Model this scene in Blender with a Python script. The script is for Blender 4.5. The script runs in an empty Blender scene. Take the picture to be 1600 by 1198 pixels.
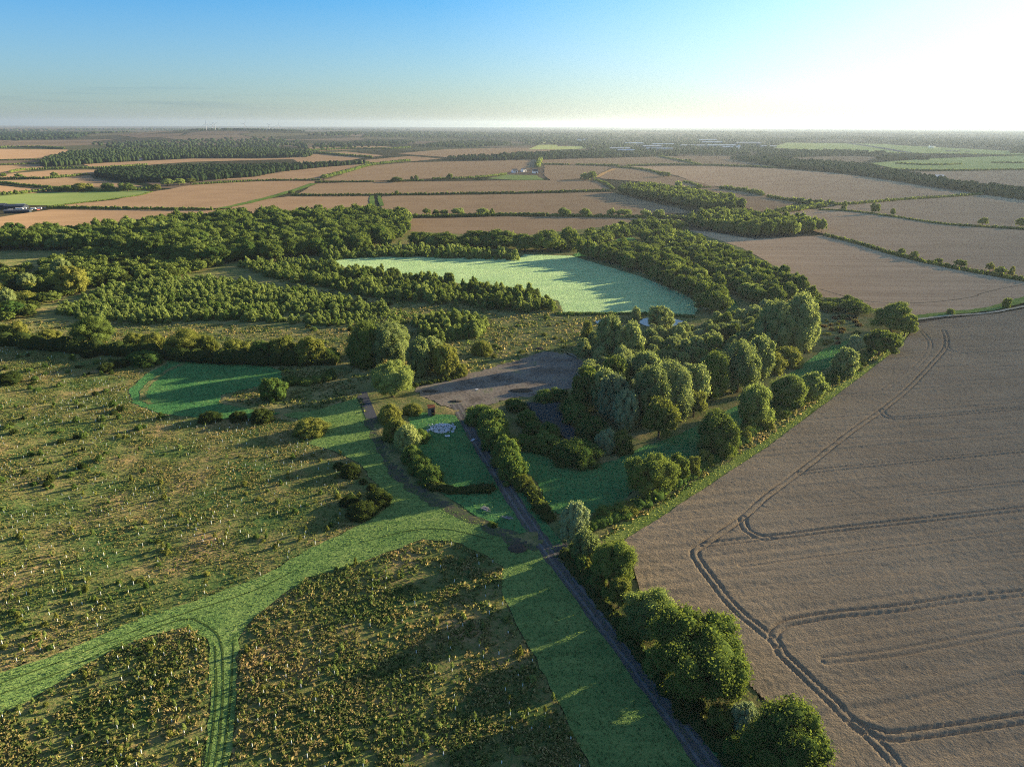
import bpy, math, random
import numpy as np
from mathutils import Matrix, Vector

# ------------------------------------------------------------------ scene basics
sc = bpy.context.scene
C = sc.collection
random.seed(7)
RNG = np.random.default_rng(11)

# camera: a drone about 110 m up, looking along +Y and 20 degrees down
FPX, CX, CY, CAMH = 1110.0, 800.0, 599.0, 110.0
PITCH, ROLL = math.radians(20.0), math.radians(0.22)
_F = np.array([0, math.cos(PITCH), -math.sin(PITCH)])
_U = np.array([0, math.sin(PITCH), math.cos(PITCH)])
_R = np.array([1.0, 0, 0])
R_ = _R * math.cos(ROLL) + _U * math.sin(ROLL)
U_ = _U * math.cos(ROLL) - _R * math.sin(ROLL)
cam_d = bpy.data.cameras.new('camera')
cam = bpy.data.objects.new('camera', cam_d)
C.objects.link(cam)
cam.matrix_world = Matrix(((R_[0], U_[0], -_F[0], 0), (R_[1], U_[1], -_F[1], 0), (R_[2], U_[2], -_F[2], CAMH), (0, 0, 0, 1)))
cam_d.sensor_fit = 'HORIZONTAL'
cam_d.sensor_width = 36.0
cam_d.lens = FPX / 1600 * 36.0
cam_d.clip_start = 1.0
cam_d.clip_end = 120000
sc.camera = cam

SUN_AZ, SUN_EL = math.radians(62), math.radians(12.0)
SUN_STRENGTH, SKY_STRENGTH, EXPOSURE = 4.9, 0.05, 2.7
HAZE_DENSITY = 0.00004

w = bpy.data.worlds.new('World')
sc.world = w
w.use_nodes = True
wn, wl = w.node_tree.nodes, w.node_tree.links
bg = wn['Background']
sky = wn.new('ShaderNodeTexSky')
sky.sky_type = 'NISHITA'
sky.sun_disc = False
sky.sun_elevation = SUN_EL
sky.sun_rotation = SUN_AZ
sky.altitude = 150
sky.air_density = 1.0
sky.dust_density = 0.3
sky.ozone_density = 4.0
# thin streaks of cloud low in the west
tcw = wn.new('ShaderNodeTexCoord')
mpw = wn.new('ShaderNodeMapping')
mpw.inputs['Scale'].default_value = (3.0, 3.0, 90.0)
nzw = wn.new('ShaderNodeTexNoise')
nzw.inputs['Scale'].default_value = 2.2
nzw.inputs['Detail'].default_value = 5
rpw = wn.new('ShaderNodeValToRGB')
rpw.color_ramp.elements[0].position = 0.52
rpw.color_ramp.elements[0].color = (0, 0, 0, 1)
rpw.color_ramp.elements[1].position = 0.68
rpw.color_ramp.elements[1].color = (1, 1, 1, 1)
sxw = wn.new('ShaderNodeSeparateXYZ')
def wmap(src, a, b, c, d):
    m = wn.new('ShaderNodeMapRange')
    m.inputs[1].default_value, m.inputs[2].default_value = a, b
    m.inputs[3].default_value, m.inputs[4].default_value = c, d
    wl.new(src, m.inputs[0])
    return m.outputs[0]
def wmul(a, b):
    m = wn.new('ShaderNodeMath'); m.operation = 'MULTIPLY'
    wl.new(a, m.inputs[0])
    if isinstance(b, float): m.inputs[1].default_value = b
    else: wl.new(b, m.inputs[1])
    return m.outputs[0]
wl.new(tcw.outputs['Generated'], mpw.inputs['Vector'])
wl.new(mpw.outputs[0], nzw.inputs['Vector'])
wl.new(nzw.outputs['Fac'], rpw.inputs[0])
wl.new(tcw.outputs['Generated'], sxw.inputs[0])
band = wmul(wmap(sxw.outputs['Z'], 0.008, 0.02, 0, 1), wmap(sxw.outputs['Z'], 0.03, 0.05, 1, 0))
west = wmap(sxw.outputs['X'], -0.42, -0.05, 1, 0)
cl = wmul(wmul(wmul(rpw.outputs[0], band), west), 0.30)
mxw = wn.new('ShaderNodeMixRGB')
mxw.blend_type = 'MULTIPLY'
mxw.inputs[2].default_value = (0.50, 0.60, 0.78, 1)
wl.new(cl, mxw.inputs[0])
hsw = wn.new('ShaderNodeHueSaturation')      # sky model regraded: cooler, paler and dimmer low down, brighter overhead for fill
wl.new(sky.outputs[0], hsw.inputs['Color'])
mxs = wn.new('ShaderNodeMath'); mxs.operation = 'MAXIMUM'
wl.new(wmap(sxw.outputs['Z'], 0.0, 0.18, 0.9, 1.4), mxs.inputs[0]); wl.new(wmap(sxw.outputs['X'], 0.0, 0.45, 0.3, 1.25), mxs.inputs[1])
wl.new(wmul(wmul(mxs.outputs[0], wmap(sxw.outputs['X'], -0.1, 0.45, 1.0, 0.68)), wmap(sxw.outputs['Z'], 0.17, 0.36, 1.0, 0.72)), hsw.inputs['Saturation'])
wl.new(wmul(wmul(wmap(sxw.outputs['Z'], 0.0, 0.17, 0.50, 0.70), wmap(sxw.outputs['Z'], 0.17, 0.42, 1.0, 1.45)), wmap(sxw.outputs['X'], -0.1, 0.55, 0.97, 1.15)), hsw.inputs['Value'])  # sky dimmed near the horizon, raised overhead out of view as added fill light
tnw = wn.new('ShaderNodeMixRGB'); tnw.blend_type = 'MULTIPLY'
tnw.inputs[2].default_value = (0.76, 0.92, 1.12, 1)
wl.new(wmul(wmap(sxw.outputs['X'], -0.5, 0.35, 1, 0), wmap(sxw.outputs['Z'], 0.0, 0.3, 1, 0.3)), tnw.inputs[0])
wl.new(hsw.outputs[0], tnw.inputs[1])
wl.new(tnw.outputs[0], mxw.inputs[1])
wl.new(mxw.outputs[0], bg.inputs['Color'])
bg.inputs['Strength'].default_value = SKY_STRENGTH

sun_d = bpy.data.lights.new('sun', 'SUN')
sun_d.energy = SUN_STRENGTH
sun_d.angle = math.radians(0.5)
sun_d.color = (1.0, 0.79, 0.50)
sun = bpy.data.objects.new('sun', sun_d)
C.objects.link(sun)
sv = Vector((math.sin(SUN_AZ) * math.cos(SUN_EL), math.cos(SUN_AZ) * math.cos(SUN_EL), math.sin(SUN_EL)))
sun.rotation_euler = sv.to_track_quat('Z', 'Y').to_euler()
sun.location = (0, 0, 400)

sc.view_settings.view_transform = 'Standard'
sc.view_settings.look = 'None'
sc.view_settings.exposure = EXPOSURE
sc.view_settings.gamma = 1
sc.view_settings.use_curve_mapping = False
sc.render.engine = 'CYCLES'
sc.cycles.filter_width = 1.05
sc.cycles.use_denoising = False
sc.cycles.use_adaptive_sampling = False
sc.cycles.max_bounces = 5
sc.cycles.diffuse_bounces = 2
sc.cycles.transmission_bounces = 3
sc.cycles.volume_bounces = 0
sc.cycles.sample_clamp_direct = 0.25
sc.cycles.sample_clamp_indirect = 0.3

# ------------------------------------------------------------------ pixel -> ground
def ray(x, y):
    return _F + (x - CX) / FPX * R_ + (CY - y) / FPX * U_
def G(x, y):
    d = ray(x, y)
    t = CAMH / max(-d[2], 1e-4)
    return np.array([d[0] * t, d[1] * t])
def GP(pts):
    return np.array([G(*p) for p in pts])
def pxsize(x, y, z=0.0):            # metres per photo pixel at a world point
    return float(np.dot(np.array([x, y, z - CAMH]), _F)) / FPX

# ------------------------------------------------------------------ noise
def vnoise(x, y, seed=0):
    xi, yi = np.floor(x).astype(np.int64), np.floor(y).astype(np.int64)
    fx, fy = x - xi, y - yi
    fx, fy = fx * fx * (3 - 2 * fx), fy * fy * (3 - 2 * fy)
    def h(a, b):
        n = (a * 374761393 + b * 668265263 + seed * 974634777) & 0xffffffff
        n = ((n ^ (n >> 13)) * 1274126177) & 0xffffffff
        return ((n ^ (n >> 16)) & 0xffff) / 65535.0
    return (h(xi, yi) * (1 - fx) + h(xi + 1, yi) * fx) * (1 - fy) + (h(xi, yi + 1) * (1 - fx) + h(xi + 1, yi + 1) * fx) * fy
def fbm(x, y, s, seed=0, o=3):
    v, a, t = 0, 1.0, 0
    for k in range(o):
        v = v + a * vnoise(x / s * 2 ** k, y / s * 2 ** k, seed + k)
        t += a; a *= 0.55
    return v / t
def inside(px, py, poly):
    r = np.zeros(px.shape, bool)
    n = len(poly)
    for i in range(n):
        x0, y0 = poly[i]; x1, y1 = poly[(i + 1) % n]
        if y0 == y1: continue
        c = ((y0 > py) != (y1 > py)) & (px < (x1 - x0) * (py - y0) / (y1 - y0) + x0)
        r ^= c
    return r
def dist_line(px, py, line):
    d = np.full(px.shape, 1e9)
    for (x0, y0), (x1, y1) in zip(line[:-1], line[1:]):
        dx, dy = x1 - x0, y1 - y0
        L = dx * dx + dy * dy + 1e-9
        t = np.clip(((px - x0) * dx + (py - y0) * dy) / L, 0, 1)
        d = np.minimum(d, np.hypot(px - x0 - t * dx, py - y0 - t * dy))
    return d
def smooth_line(pts, n=6):          # Catmull-Rom
    P = np.asarray(pts, float)
    P = np.vstack([2 * P[0] - P[1], P, 2 * P[-1] - P[-2]])
    out = []
    for i in range(1, len(P) - 2):
        for k in range(n):
            t = k / n
            out.append(0.5 * (2 * P[i] + (P[i + 1] - P[i - 1]) * t + (2 * P[i - 1] - 5 * P[i] + 4 * P[i + 1] - P[i + 2]) * t * t + (3 * P[i] - P[i - 1] - 3 * P[i + 1] + P[i + 2]) * t ** 3))
    out.append(P[-2])
    return np.array(out)
def hills(x, y):
    r = np.hypot(x, y)
    far = np.clip((r - 5200) / 5000, 0, 1)
    h = far * 42 * (fbm(x, y, 4200, 5, 3) - 0.25)
    a = np.arctan2(x, y)
    h = h + 52 * np.exp(-((a + 0.36) / 0.16) ** 2 - ((r - 7000) / 1300) ** 2)
    return h

# ------------------------------------------------------------------ mesh building
class MB:
    def __init__(s):
        s.v, s.f, s.n = [], [], 0
    def add(s, v, f, mat=0, smooth=False):
        v = np.asarray(v, float)
        f = np.asarray(f, np.int64)
        s.v.append(v); s.f.append((f + s.n, mat, smooth)); s.n += len(v)
    def arrays(s):
        return np.vstack(s.v), s.f
    def mesh(s, name, mats):
        me = bpy.data.meshes.new(name)
        V = np.vstack(s.v)
        me.vertices.add(len(V)); me.vertices.foreach_set('co', V.astype(np.float32).ravel())
        loops = np.concatenate([f.ravel() for f, m, sm in s.f])
        tot = np.concatenate([np.full(len(f), f.shape[1]) for f, m, sm in s.f])
        mi = np.concatenate([np.full(len(f), m) for f, m, sm in s.f])
        sm = np.concatenate([np.full(len(f), q) for f, m, q in s.f])
        me.loops.add(len(loops)); me.loops.foreach_set('vertex_index', loops.astype(np.int32))
        me.polygons.add(len(tot))
        me.polygons.foreach_set('loop_start', np.concatenate([[0], np.cumsum(tot)[:-1]]).astype(np.int32))
        me.polygons.foreach_set('loop_total', tot.astype(np.int32))
        me.polygons.foreach_set('material_index', mi.astype(np.int32))
        me.polygons.foreach_set('use_smooth', sm.astype(bool))
        for m in mats: me.materials.append(m)
        me.update(calc_edges=True)
        return me
    def box(s, c, d, mat=0, rz=0.0):
        x, y, z = d[0] / 2, d[1] / 2, d[2] / 2
        v = np.array([[a * x, b * y, e * z] for e in (-1, 1) for a, b in ((-1, -1), (1, -1), (1, 1), (-1, 1))])
        ca, sa = math.cos(rz), math.sin(rz)
        v = np.stack([v[:, 0] * ca - v[:, 1] * sa, v[:, 0] * sa + v[:, 1] * ca, v[:, 2]], 1) + np.array(c)
        s.add(v, [[0, 3, 2, 1], [4, 5, 6, 7], [0, 1, 5, 4], [1, 2, 6, 5], [2, 3, 7, 6], [3, 0, 4, 7]], mat)
    def tube(s, pts, rad, n=7, mat=0, cap=True):
        pts = np.asarray(pts, float); k = len(pts)
        ring = []
        for i in range(k):
            t = pts[min(i + 1, k - 1)] - pts[max(i - 1, 0)]
            t = t / (np.linalg.norm(t) + 1e-9)
            a = np.cross(t, [0.31, 0.95, 0.05]); a /= np.linalg.norm(a) + 1e-9
            b = np.cross(t, a)
            th = np.linspace(0, 2 * np.pi, n, endpoint=False)
            ring.append(pts[i] + rad[i] * (np.cos(th)[:, None] * a + np.sin(th)[:, None] * b))
        f = [[i * n + j, i * n + (j + 1) % n, (i + 1) * n + (j + 1) % n, (i + 1) * n + j] for i in range(k - 1) for j in range(n)]
        s.add(np.vstack(ring), f, mat, True)
        if cap: s.add(ring[-1], [list(range(n))], mat)
    def build(s, name, mats, parent=None, loc=None):
        o = bpy.data.objects.new(name, s.mesh(name, mats if isinstance(mats, list) else [mats]))
        C.objects.link(o)
        if parent is not None: o.parent = parent
        if loc is not None: o.location = loc
        return o
def tag(o, label=None, cat=None, group=None, kind=None):
    if label: o['label'] = label
    if cat: o['category'] = cat
    if group: o['group'] = group
    if kind: o['kind'] = kind
    return o
def thing(name, label, cat, loc=(0, 0, 0), rz=0.0, group=None):
    o = bpy.data.objects.new(name, None)
    o.empty_display_size = 0.5
    C.objects.link(o); o.location = loc; o.rotation_euler = (0, 0, rz)
    return tag(o, label, cat, group)
def ico(level):
    t = (1 + 5 ** 0.5) / 2
    V = [(-1, t, 0), (1, t, 0), (-1, -t, 0), (1, -t, 0), (0, -1, t), (0, 1, t), (0, -1, -t), (0, 1, -t), (t, 0, -1), (t, 0, 1), (-t, 0, -1), (-t, 0, 1)]
    F = [(0, 11, 5), (0, 5, 1), (0, 1, 7), (0, 7, 10), (0, 10, 11), (1, 5, 9), (5, 11, 4), (11, 10, 2), (10, 7, 6), (7, 1, 8), (3, 9, 4), (3, 4, 2), (3, 2, 6), (3, 6, 8), (3, 8, 9), (4, 9, 5), (2, 4, 11), (6, 2, 10), (8, 6, 7), (9, 8, 1)]
    V = [np.array(v) / np.linalg.norm(v) for v in V]
    for _ in range(level):
        cache, NF = {}, []
        def mid(a, b):
            k = (min(a, b), max(a, b))
            if k not in cache:
                m = V[a] + V[b]; V.append(m / np.linalg.norm(m)); cache[k] = len(V) - 1
            return cache[k]
        for a, b, c in F:
            ab, bc, ca = mid(a, b), mid(b, c), mid(c, a)
            NF += [(a, ab, ca), (b, bc, ab), (c, ca, bc), (ab, bc, ca)]
        F = NF
    return np.array(V), np.array(F)
ICO0, ICO1, ICO2 = ico(0), ico(1), ico(2)

# ------------------------------------------------------------------ materials
class NT:
    def __init__(s, name):
        s.m = bpy.data.materials.new(name); s.m.use_nodes = True
        s.t = s.m.node_tree
        s.t.nodes.clear()
        s.out = s.n('ShaderNodeOutputMaterial')
    def n(s, typ, **kw):
        x = s.t.nodes.new(typ)
        for k, v in kw.items():
            if k in x.inputs.keys() if isinstance(k, str) else False: pass
            setattr(x, k, v)
        return x
    def link(s, a, b): s.t.links.new(a, b)
    def pos(s):
        return s.n('ShaderNodeNewGeometry').outputs['Position']
    def noise(s, vec, scale, detail=3, rough=0.55):
        x = s.n('ShaderNodeTexNoise')
        x.inputs['Scale'].default_value = scale; x.inputs['Detail'].default_value = detail; x.inputs['Roughness'].default_value = rough
        s.link(vec, x.inputs['Vector'])
        return x.outputs['Fac']
    def mapping(s, vec, rot, scale):
        x = s.n('ShaderNodeMapping')
        x.inputs['Rotation'].default_value = (0, 0, rot); x.inputs['Scale'].default_value = scale
        s.link(vec, x.inputs['Vector'])
        return x.outputs[0]
    def math(s, op, a, b=None, c=None):
        x = s.n('ShaderNodeMath', operation=op)
        for i, q in enumerate((a, b, c)):
            if q is None: continue
            if isinstance(q, (int, float)): x.inputs[i].default_value = q
            else: s.link(q, x.inputs[i])
        return x.outputs[0]
    def ramp(s, fac, stops):
        x = s.n('ShaderNodeValToRGB')
        e = x.color_ramp.elements
        while len(e) > len(stops): e.remove(e[-1])
        while len(e) < len(stops): e.new(0.5)
        for q, (p, col) in zip(e, stops): q.position = p; q.color = tuple(col) + (1,)
        s.link(fac, x.inputs[0])
        return x.outputs[0]
    def mix(s, fac, a, b, mode='MIX'):
        x = s.n('ShaderNodeMixRGB', blend_type=mode)
        for i, q in enumerate((fac, a, b)):
            if isinstance(q, (int, float)): x.inputs[i].default_value = q
            elif isinstance(q, tuple): x.inputs[i].default_value = q + (1,)
            else: s.link(q, x.inputs[i])
        return x.outputs[0]
    def diffuse(s, col, bump=None, dist=0.1, strength=1.0, rough=1.0):
        x = s.n('ShaderNodeBsdfDiffuse')
        if isinstance(col, tuple): x.inputs[0].default_value = col + (1,)
        else: s.link(col, x.inputs[0])
        x.inputs['Roughness'].default_value = rough
        if bump is not None:
            b = s.n('ShaderNodeBump')
            b.inputs['Strength'].default_value = strength; b.inputs['Distance'].default_value = dist
            s.link(bump, b.inputs['Height']); s.link(b.outputs[0], x.inputs['Normal'])
        return x.outputs[0]
    def done(s, sh):
        s.link(sh, s.out.inputs['Surface']); return s.m

def ground_mat(name, stops, patch=25.0, fine=1.2, bump=0.15, w_f=0.45, contrast=1.6, streak=None):
    t = NT(name); p = t.pos()
    a = t.noise(p, 1 / patch, 4, 0.6); b = t.noise(p, 1 / fine, 4, 0.65)
    f = t.math('ADD', t.math('MULTIPLY', a, 1 - w_f), t.math('MULTIPLY', b, w_f))
    if streak:
        ang, per, amt = streak
        m = t.mapping(p, -ang, (1 / (per * 30), 1 / per, 0.001))
        s_ = t.noise(m, 1.0, 3, 0.6)
        f = t.math('ADD', t.math('MULTIPLY', f, 1 - amt), t.math('MULTIPLY', s_, amt))
    f = t.math('MULTIPLY_ADD', t.math('SUBTRACT', f, 0.5), contrast, 0.5)
    col = t.ramp(f, stops)
    return t.done(t.diffuse(col, b, bump))
def ev(cols):
    n = len(cols)
    return [(0.18 + 0.64 * i / (n - 1), c) for i, c in enumerate(cols)]

def foliage_mat(name, dark, light, warm, trans=0.36, clump=0.6):
    t = NT(name)
    g = t.n('ShaderNodeNewGeometry')
    oi = t.n('ShaderNodeObjectInfo')
    n = t.noise(g.outputs['Position'], clump, 2)
    f = t.math('ADD', t.math('MULTIPLY', g.outputs['Random Per Island'], 0.6), t.math('MULTIPLY', n, 0.5))
    col = t.ramp(f, [(0.1, dark), (0.9, light)])
    col = t.mix(t.math('MULTIPLY', oi.outputs['Random'], 0.55), col, t.mix(0.6, col, warm))
    hs = t.n('ShaderNodeHueSaturation')
    t.link(col, hs.inputs['Color'])
    t.link(t.math('MULTIPLY_ADD', oi.outputs['Random'], 0.5, 0.75), hs.inputs['Value'])
    col = hs.outputs[0]
    d = t.diffuse(col, rough=0.5)
    tr = t.n('ShaderNodeBsdfTranslucent')
    t.link(t.mix(0.5, col, (0.16, 0.20, 0.02)), tr.inputs[0])
    mx = t.n('ShaderNodeMixShader')
    mx.inputs[0].default_value = trans
    t.link(d, mx.inputs[1]); t.link(tr.outputs[0], mx.inputs[2])
    return t.done(mx.outputs[0])
def plain(name, col, var=0.25, scale=1.5, bump=0.02, spec=None):
    t = NT(name); p = t.pos()
    n = t.noise(p, scale, 4)
    c = t.mix(n, tuple(v * (1 - var) for v in col), tuple(min(1, v * (1 + var)) for v in col))
    if spec is None: return t.done(t.diffuse(c, n, bump))
    b = t.n('ShaderNodeBsdfPrincipled')
    t.link(c, b.inputs['Base Color']); b.inputs['Roughness'].default_value = spec
    return t.done(b.outputs[0])

M = {}
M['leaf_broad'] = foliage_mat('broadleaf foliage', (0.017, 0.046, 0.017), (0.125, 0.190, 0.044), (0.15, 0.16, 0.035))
M['leaf_willow'] = foliage_mat('willow foliage', (0.060, 0.115, 0.045), (0.28, 0.345, 0.135), (0.27, 0.27, 0.09), trans=0.46)
M['leaf_silver'] = foliage_mat('silver willow foliage', (0.070, 0.12, 0.072), (0.24, 0.30, 0.16), (0.22, 0.25, 0.10))
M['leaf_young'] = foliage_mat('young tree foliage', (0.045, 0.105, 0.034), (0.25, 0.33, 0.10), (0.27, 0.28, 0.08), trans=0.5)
M['leaf_bush'] = foliage_mat('bush foliage', (0.020, 0.058, 0.018), (0.090, 0.165, 0.040), (0.13, 0.14, 0.03))
M['leaf_dark'] = foliage_mat('dark scrub foliage', (0.012, 0.028, 0.010), (0.035, 0.060, 0.018), (0.05, 0.05, 0.012))
M['leaf_olive'] = foliage_mat('olive bush foliage', (0.045, 0.070, 0.018), (0.17, 0.195, 0.045), (0.20, 0.17, 0.035))
M['leaf_far'] = foliage_mat('far wood foliage', (0.010, 0.024, 0.012), (0.034, 0.056, 0.022), (0.04, 0.05, 0.02), trans=0.15, clump=0.05)
M['bark'] = plain('bark', (0.09, 0.07, 0.05), 0.4, 4)
M['guard'] = plain('white plastic tree guard', (0.60, 0.63, 0.58), 0.08, 3)
t = NT('rough grass'); g = t.n('ShaderNodeNewGeometry'); p = g.outputs['Position']
pn = t.noise(p, 1 / 34, 6, 0.7)
f = t.math('MULTIPLY_ADD', t.math('SUBTRACT', t.math('ADD', t.math('MULTIPLY', pn, 0.72), t.math('MULTIPLY', g.outputs['Random Per Island'], 0.28)), 0.5), 1.9, 0.5)
col = t.ramp(f, [(0.06, (0.04, 0.095, 0.032)), (0.36, (0.09, 0.155, 0.04)), (0.54, (0.17, 0.185, 0.055)), (0.72, (0.26, 0.215, 0.085)), (0.95, (0.38, 0.28, 0.13))])
hs = t.n('ShaderNodeHueSaturation'); t.link(col, hs.inputs['Color']); t.link(t.math('MULTIPLY_ADD', g.outputs['Random Per Island'], 0.9, 0.5), hs.inputs['Value'])
tr = t.n('ShaderNodeBsdfTranslucent'); t.link(hs.outputs[0], tr.inputs[0]); mx = t.n('ShaderNodeMixShader'); mx.inputs[0].default_value = 0.25
t.link(t.diffuse(hs.outputs[0]), mx.inputs[1]); t.link(tr.outputs[0], mx.inputs[2]); mx.inputs[0].default_value = 0.42
M['straw'] = t.done(mx.outputs[0])

# ------------------------------------------------------------------ vegetation templates (width 1, height 1, foot at z = 0)
def lobes_for(kind, rng, n):
    L = []
    for i in range(n):
        u = (i + 0.5) / n
        ph = i * 2.39996 + rng.uniform(-0.4, 0.4)
        if kind == 'broad':
            z = 1 - 1.6 * u; r = math.sqrt(max(0, 1 - z * z)) if z > -0.1 else 0.97 - 0.25 * z * z; k = rng.uniform(0.6, 1.08)
            rad = rng.uniform(0.06, 0.17)
            c = (0.38 * k * 1.1 * r * math.cos(ph), 0.38 * k * 1.1 * r * math.sin(ph), 0.50 + 0.38 * z * k)
            L.append((c, (rad, rad, rad * 0.85)))
        elif kind == 'willow':
            z = 1 - 1.95 * u; r = math.sqrt(max(0, 1 - z * z)) ** 0.9 if z > 0 else 1 - 0.22 * z * z; k = rng.uniform(0.68, 1.03)
            rad = rng.uniform(0.075, 0.14)
            c = (0.40 * k * r * math.cos(ph), 0.40 * k * r * math.sin(ph), 0.50 + 0.38 * z * (0.8 + 0.25 * k))
            L.append((c, (rad, rad, rad * 1.25)))
        elif kind == 'poplar':
            z = u; r = 0.40 * (1 - 0.65 * z ** 1.6) * rng.uniform(0.5, 1.0); rad = rng.uniform(0.13, 0.2) * (1.15 - 0.5 * z)
            L.append(((r * math.cos(ph), r * math.sin(ph), 0.10 + 0.76 * z), (rad, rad, rad * 0.75)))
        elif kind == 'bush':
            z = 1 - 1.5 * u; r = math.sqrt(max(0, 1 - z * z)) if z > 0 else 1.0; k = rng.uniform(0.72, 1.04)
            rad = rng.uniform(0.10, 0.18)
            L.append(((0.38 * k * r * math.cos(ph), 0.38 * k * r * math.sin(ph), max(0.08, 0.32 + 0.52 * z * k)), (rad, rad, rad)))
        else:   # young
            z = u; r = 0.36 * (1 - z) ** 0.5 * rng.uniform(0.5, 1.05); rad = rng.uniform(0.16, 0.24) * (1.1 - 0.45 * z)
            L.append(((r * math.cos(ph), r * math.sin(ph), 0.16 + 0.74 * z), (rad, rad, rad * 0.8)))
    return L
def leaves(mb, L, n, size, rng, centre, mat=0):
    C_ = np.array([l[0] for l in L]); R = np.array([l[1] for l in L])
    wgt = R[:, 0] ** 2; wgt /= wgt.sum()
    i = rng.choice(len(L), n, p=wgt)
    d = rng.normal(size=(n, 3)); d /= np.linalg.norm(d, axis=1)[:, None]
    out = C_[i] - centre
    on = np.linalg.norm(out, axis=1)[:, None]
    out = out / (on + 1e-6)
    dt = (d * out).sum(1)
    flip = dt < -0.35
    d[flip] = -d[flip]
    out_ = np.where(rng.random((n, 1)) < 0.16, rng.uniform(1.1, 1.42, (n, 1)), rng.uniform(0.80, 1.14, (n, 1)))
    p = C_[i] + d * R[i] * out_
    nn = d + rng.normal(size=(n, 3)) * 0.45
    nn /= np.linalg.norm(nn, axis=1)[:, None]
    a = np.cross(nn, rng.normal(size=(n, 3))); a /= np.linalg.norm(a, axis=1)[:, None] + 1e-9
    b = np.cross(nn, a)
    s = size * rng.uniform(0.5, 1.6, (n, 1)); s2 = s * rng.uniform(0.5, 0.9, (n, 1))
    v = np.stack([p - a * s, p - b * s2 - nn * s * 0.2, p + a * s, p + b * s2 - nn * s * 0.2], 1)
    v[:, :, 2] = np.maximum(v[:, :, 2], 0.0)
    mb.add(v.reshape(-1, 3), np.arange(4 * n).reshape(n, 4), mat)
def cores(mb, L, rng, k, icos, mat=0, jit=0.12):
    V, F = icos
    for c, r in L:
        v = V * np.array(r) * k * (1 + rng.uniform(-jit, jit, (len(V), 1))) + np.array(c)
        v[:, 2] = np.maximum(v[:, 2], 0.01)
        mb.add(v, F, mat, True)
def trunk_mb(mb, rng, kind, mat=0):
    r = 0.035 if kind != 'bush' else 0.02
    top = 0.5 if kind in ('broad', 'willow') else 0.7
    mb.tube([(0, 0, -0.02), (0.004, 0, 0.12), (0.01, 0.01, top * 0.6), (0.0, 0.0, top)], [r * 1.5, r, r * 0.8, r * 0.35], 7, mat)
    for k in range(5):
        a = k * 1.3 + rng.uniform(0, 0.5); z = rng.uniform(0.16, 0.34)
        q = rng.uniform(0.22, 0.32) if kind in ('broad', 'willow') else 0.14
        mb.tube([(0, 0, z), (q * 0.5 * math.cos(a), q * 0.5 * math.sin(a), z + 0.12), (q * math.cos(a), q * math.sin(a), z + 0.28)], [r * 0.6, r * 0.4, r * 0.15], 5, mat)
KN = {'broad': (66, (0, 0, 0.45)), 'willow': (76, (0, 0, 0.42)), 'poplar': (40, (0, 0, 0.45)), 'bush': (42, (0, 0, 0.2)), 'young': (22, (0, 0, 0.4))}
LOD = {3: (15000, 0.0118, ICO1), 2: (3600, 0.022, ICO1), 1: (700, 0.046, ICO0), 0: (110, 0.085, ICO0)}
_tmpl = {}
def template(kind, lod, var):
    """raw arrays of one crown (and of its trunk): (crown MB, trunk MB)"""
    k = (kind, lod, var)
    if k not in _tmpl:
        rng = np.random.default_rng(hash((len(kind) * 31 + ord(kind[0]), lod, var)) % 100000)
        nl, cen = KN[kind]
        if lod == 1: nl = int(nl * 0.5)
        if lod == 0: nl = int(nl * 0.22)
        L = lobes_for(kind, rng, nl)
        if lod < 2: L = [(c, tuple(q * (1.25, 1.15)[lod] for q in r)) for c, r in L]
        if lod == 0: L = [(c, tuple(q * 1.2 for q in r)) for c, r in L]
        # a crown leans and bulges: no two alike
        ax, ay = rng.uniform(0.85, 1.12, 2); sk = rng.uniform(-0.10, 0.10, 2)
        L = [((c[0] * ax + sk[0] * c[2], c[1] * ay + sk[1] * c[2], c[2] * (1 + 0.10 * math.sin(5 * c[0] + var))), r) for c, r in L]
        cm = MB()
        n, s, icos = LOD[lod]
        cores(cm, L, rng, 0.80, icos)
        if kind in ('broad', 'willow', 'bush'):
            cores(cm, [(np.array(cen) + np.array([0, 0, 0.05]), (0.29, 0.29, 0.30))], rng, 1.0, ICO1)
        LL = L + [(tuple(np.array(cen) + np.array([0, 0, 0.05])), (0.29, 0.29, 0.30))] if kind in ('broad', 'willow', 'bush') else L
        leaves(cm, LL, n, s, rng, np.array(cen) - np.array([0, 0, 0.02]))
        tm = MB(); trunk_mb(tm, rng, kind)
        _tmpl[k] = (cm, tm)
    return _tmpl[k]
_mesh = {}
def tmesh(kind, lod, var, leaf, whole):
    k = (kind, lod, var, leaf, whole)
    if k not in _mesh:
        cm, tm = template(kind, lod, var)
        if whole:
            mb = MB()
            V = np.vstack(cm.v); mb.v.append(V); mb.f += cm.f; mb.n = len(V)
            for v, (f, m_, s_) in zip(tm.v, tm.f):
                pass
            V2 = np.vstack(tm.v); mb.v.append(V2)
            mb.f += [(f + mb.n, 1, s_) for f, m_, s_ in tm.f]
            _mesh[k] = (mb.mesh(kind + ' tree', [M[leaf], M['bark']]), None)
        else:
            _mesh[k] = (cm.mesh('crown', [M[leaf]]), tm.mesh('trunk', [M['bark']]))
    return _mesh[k]

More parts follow.
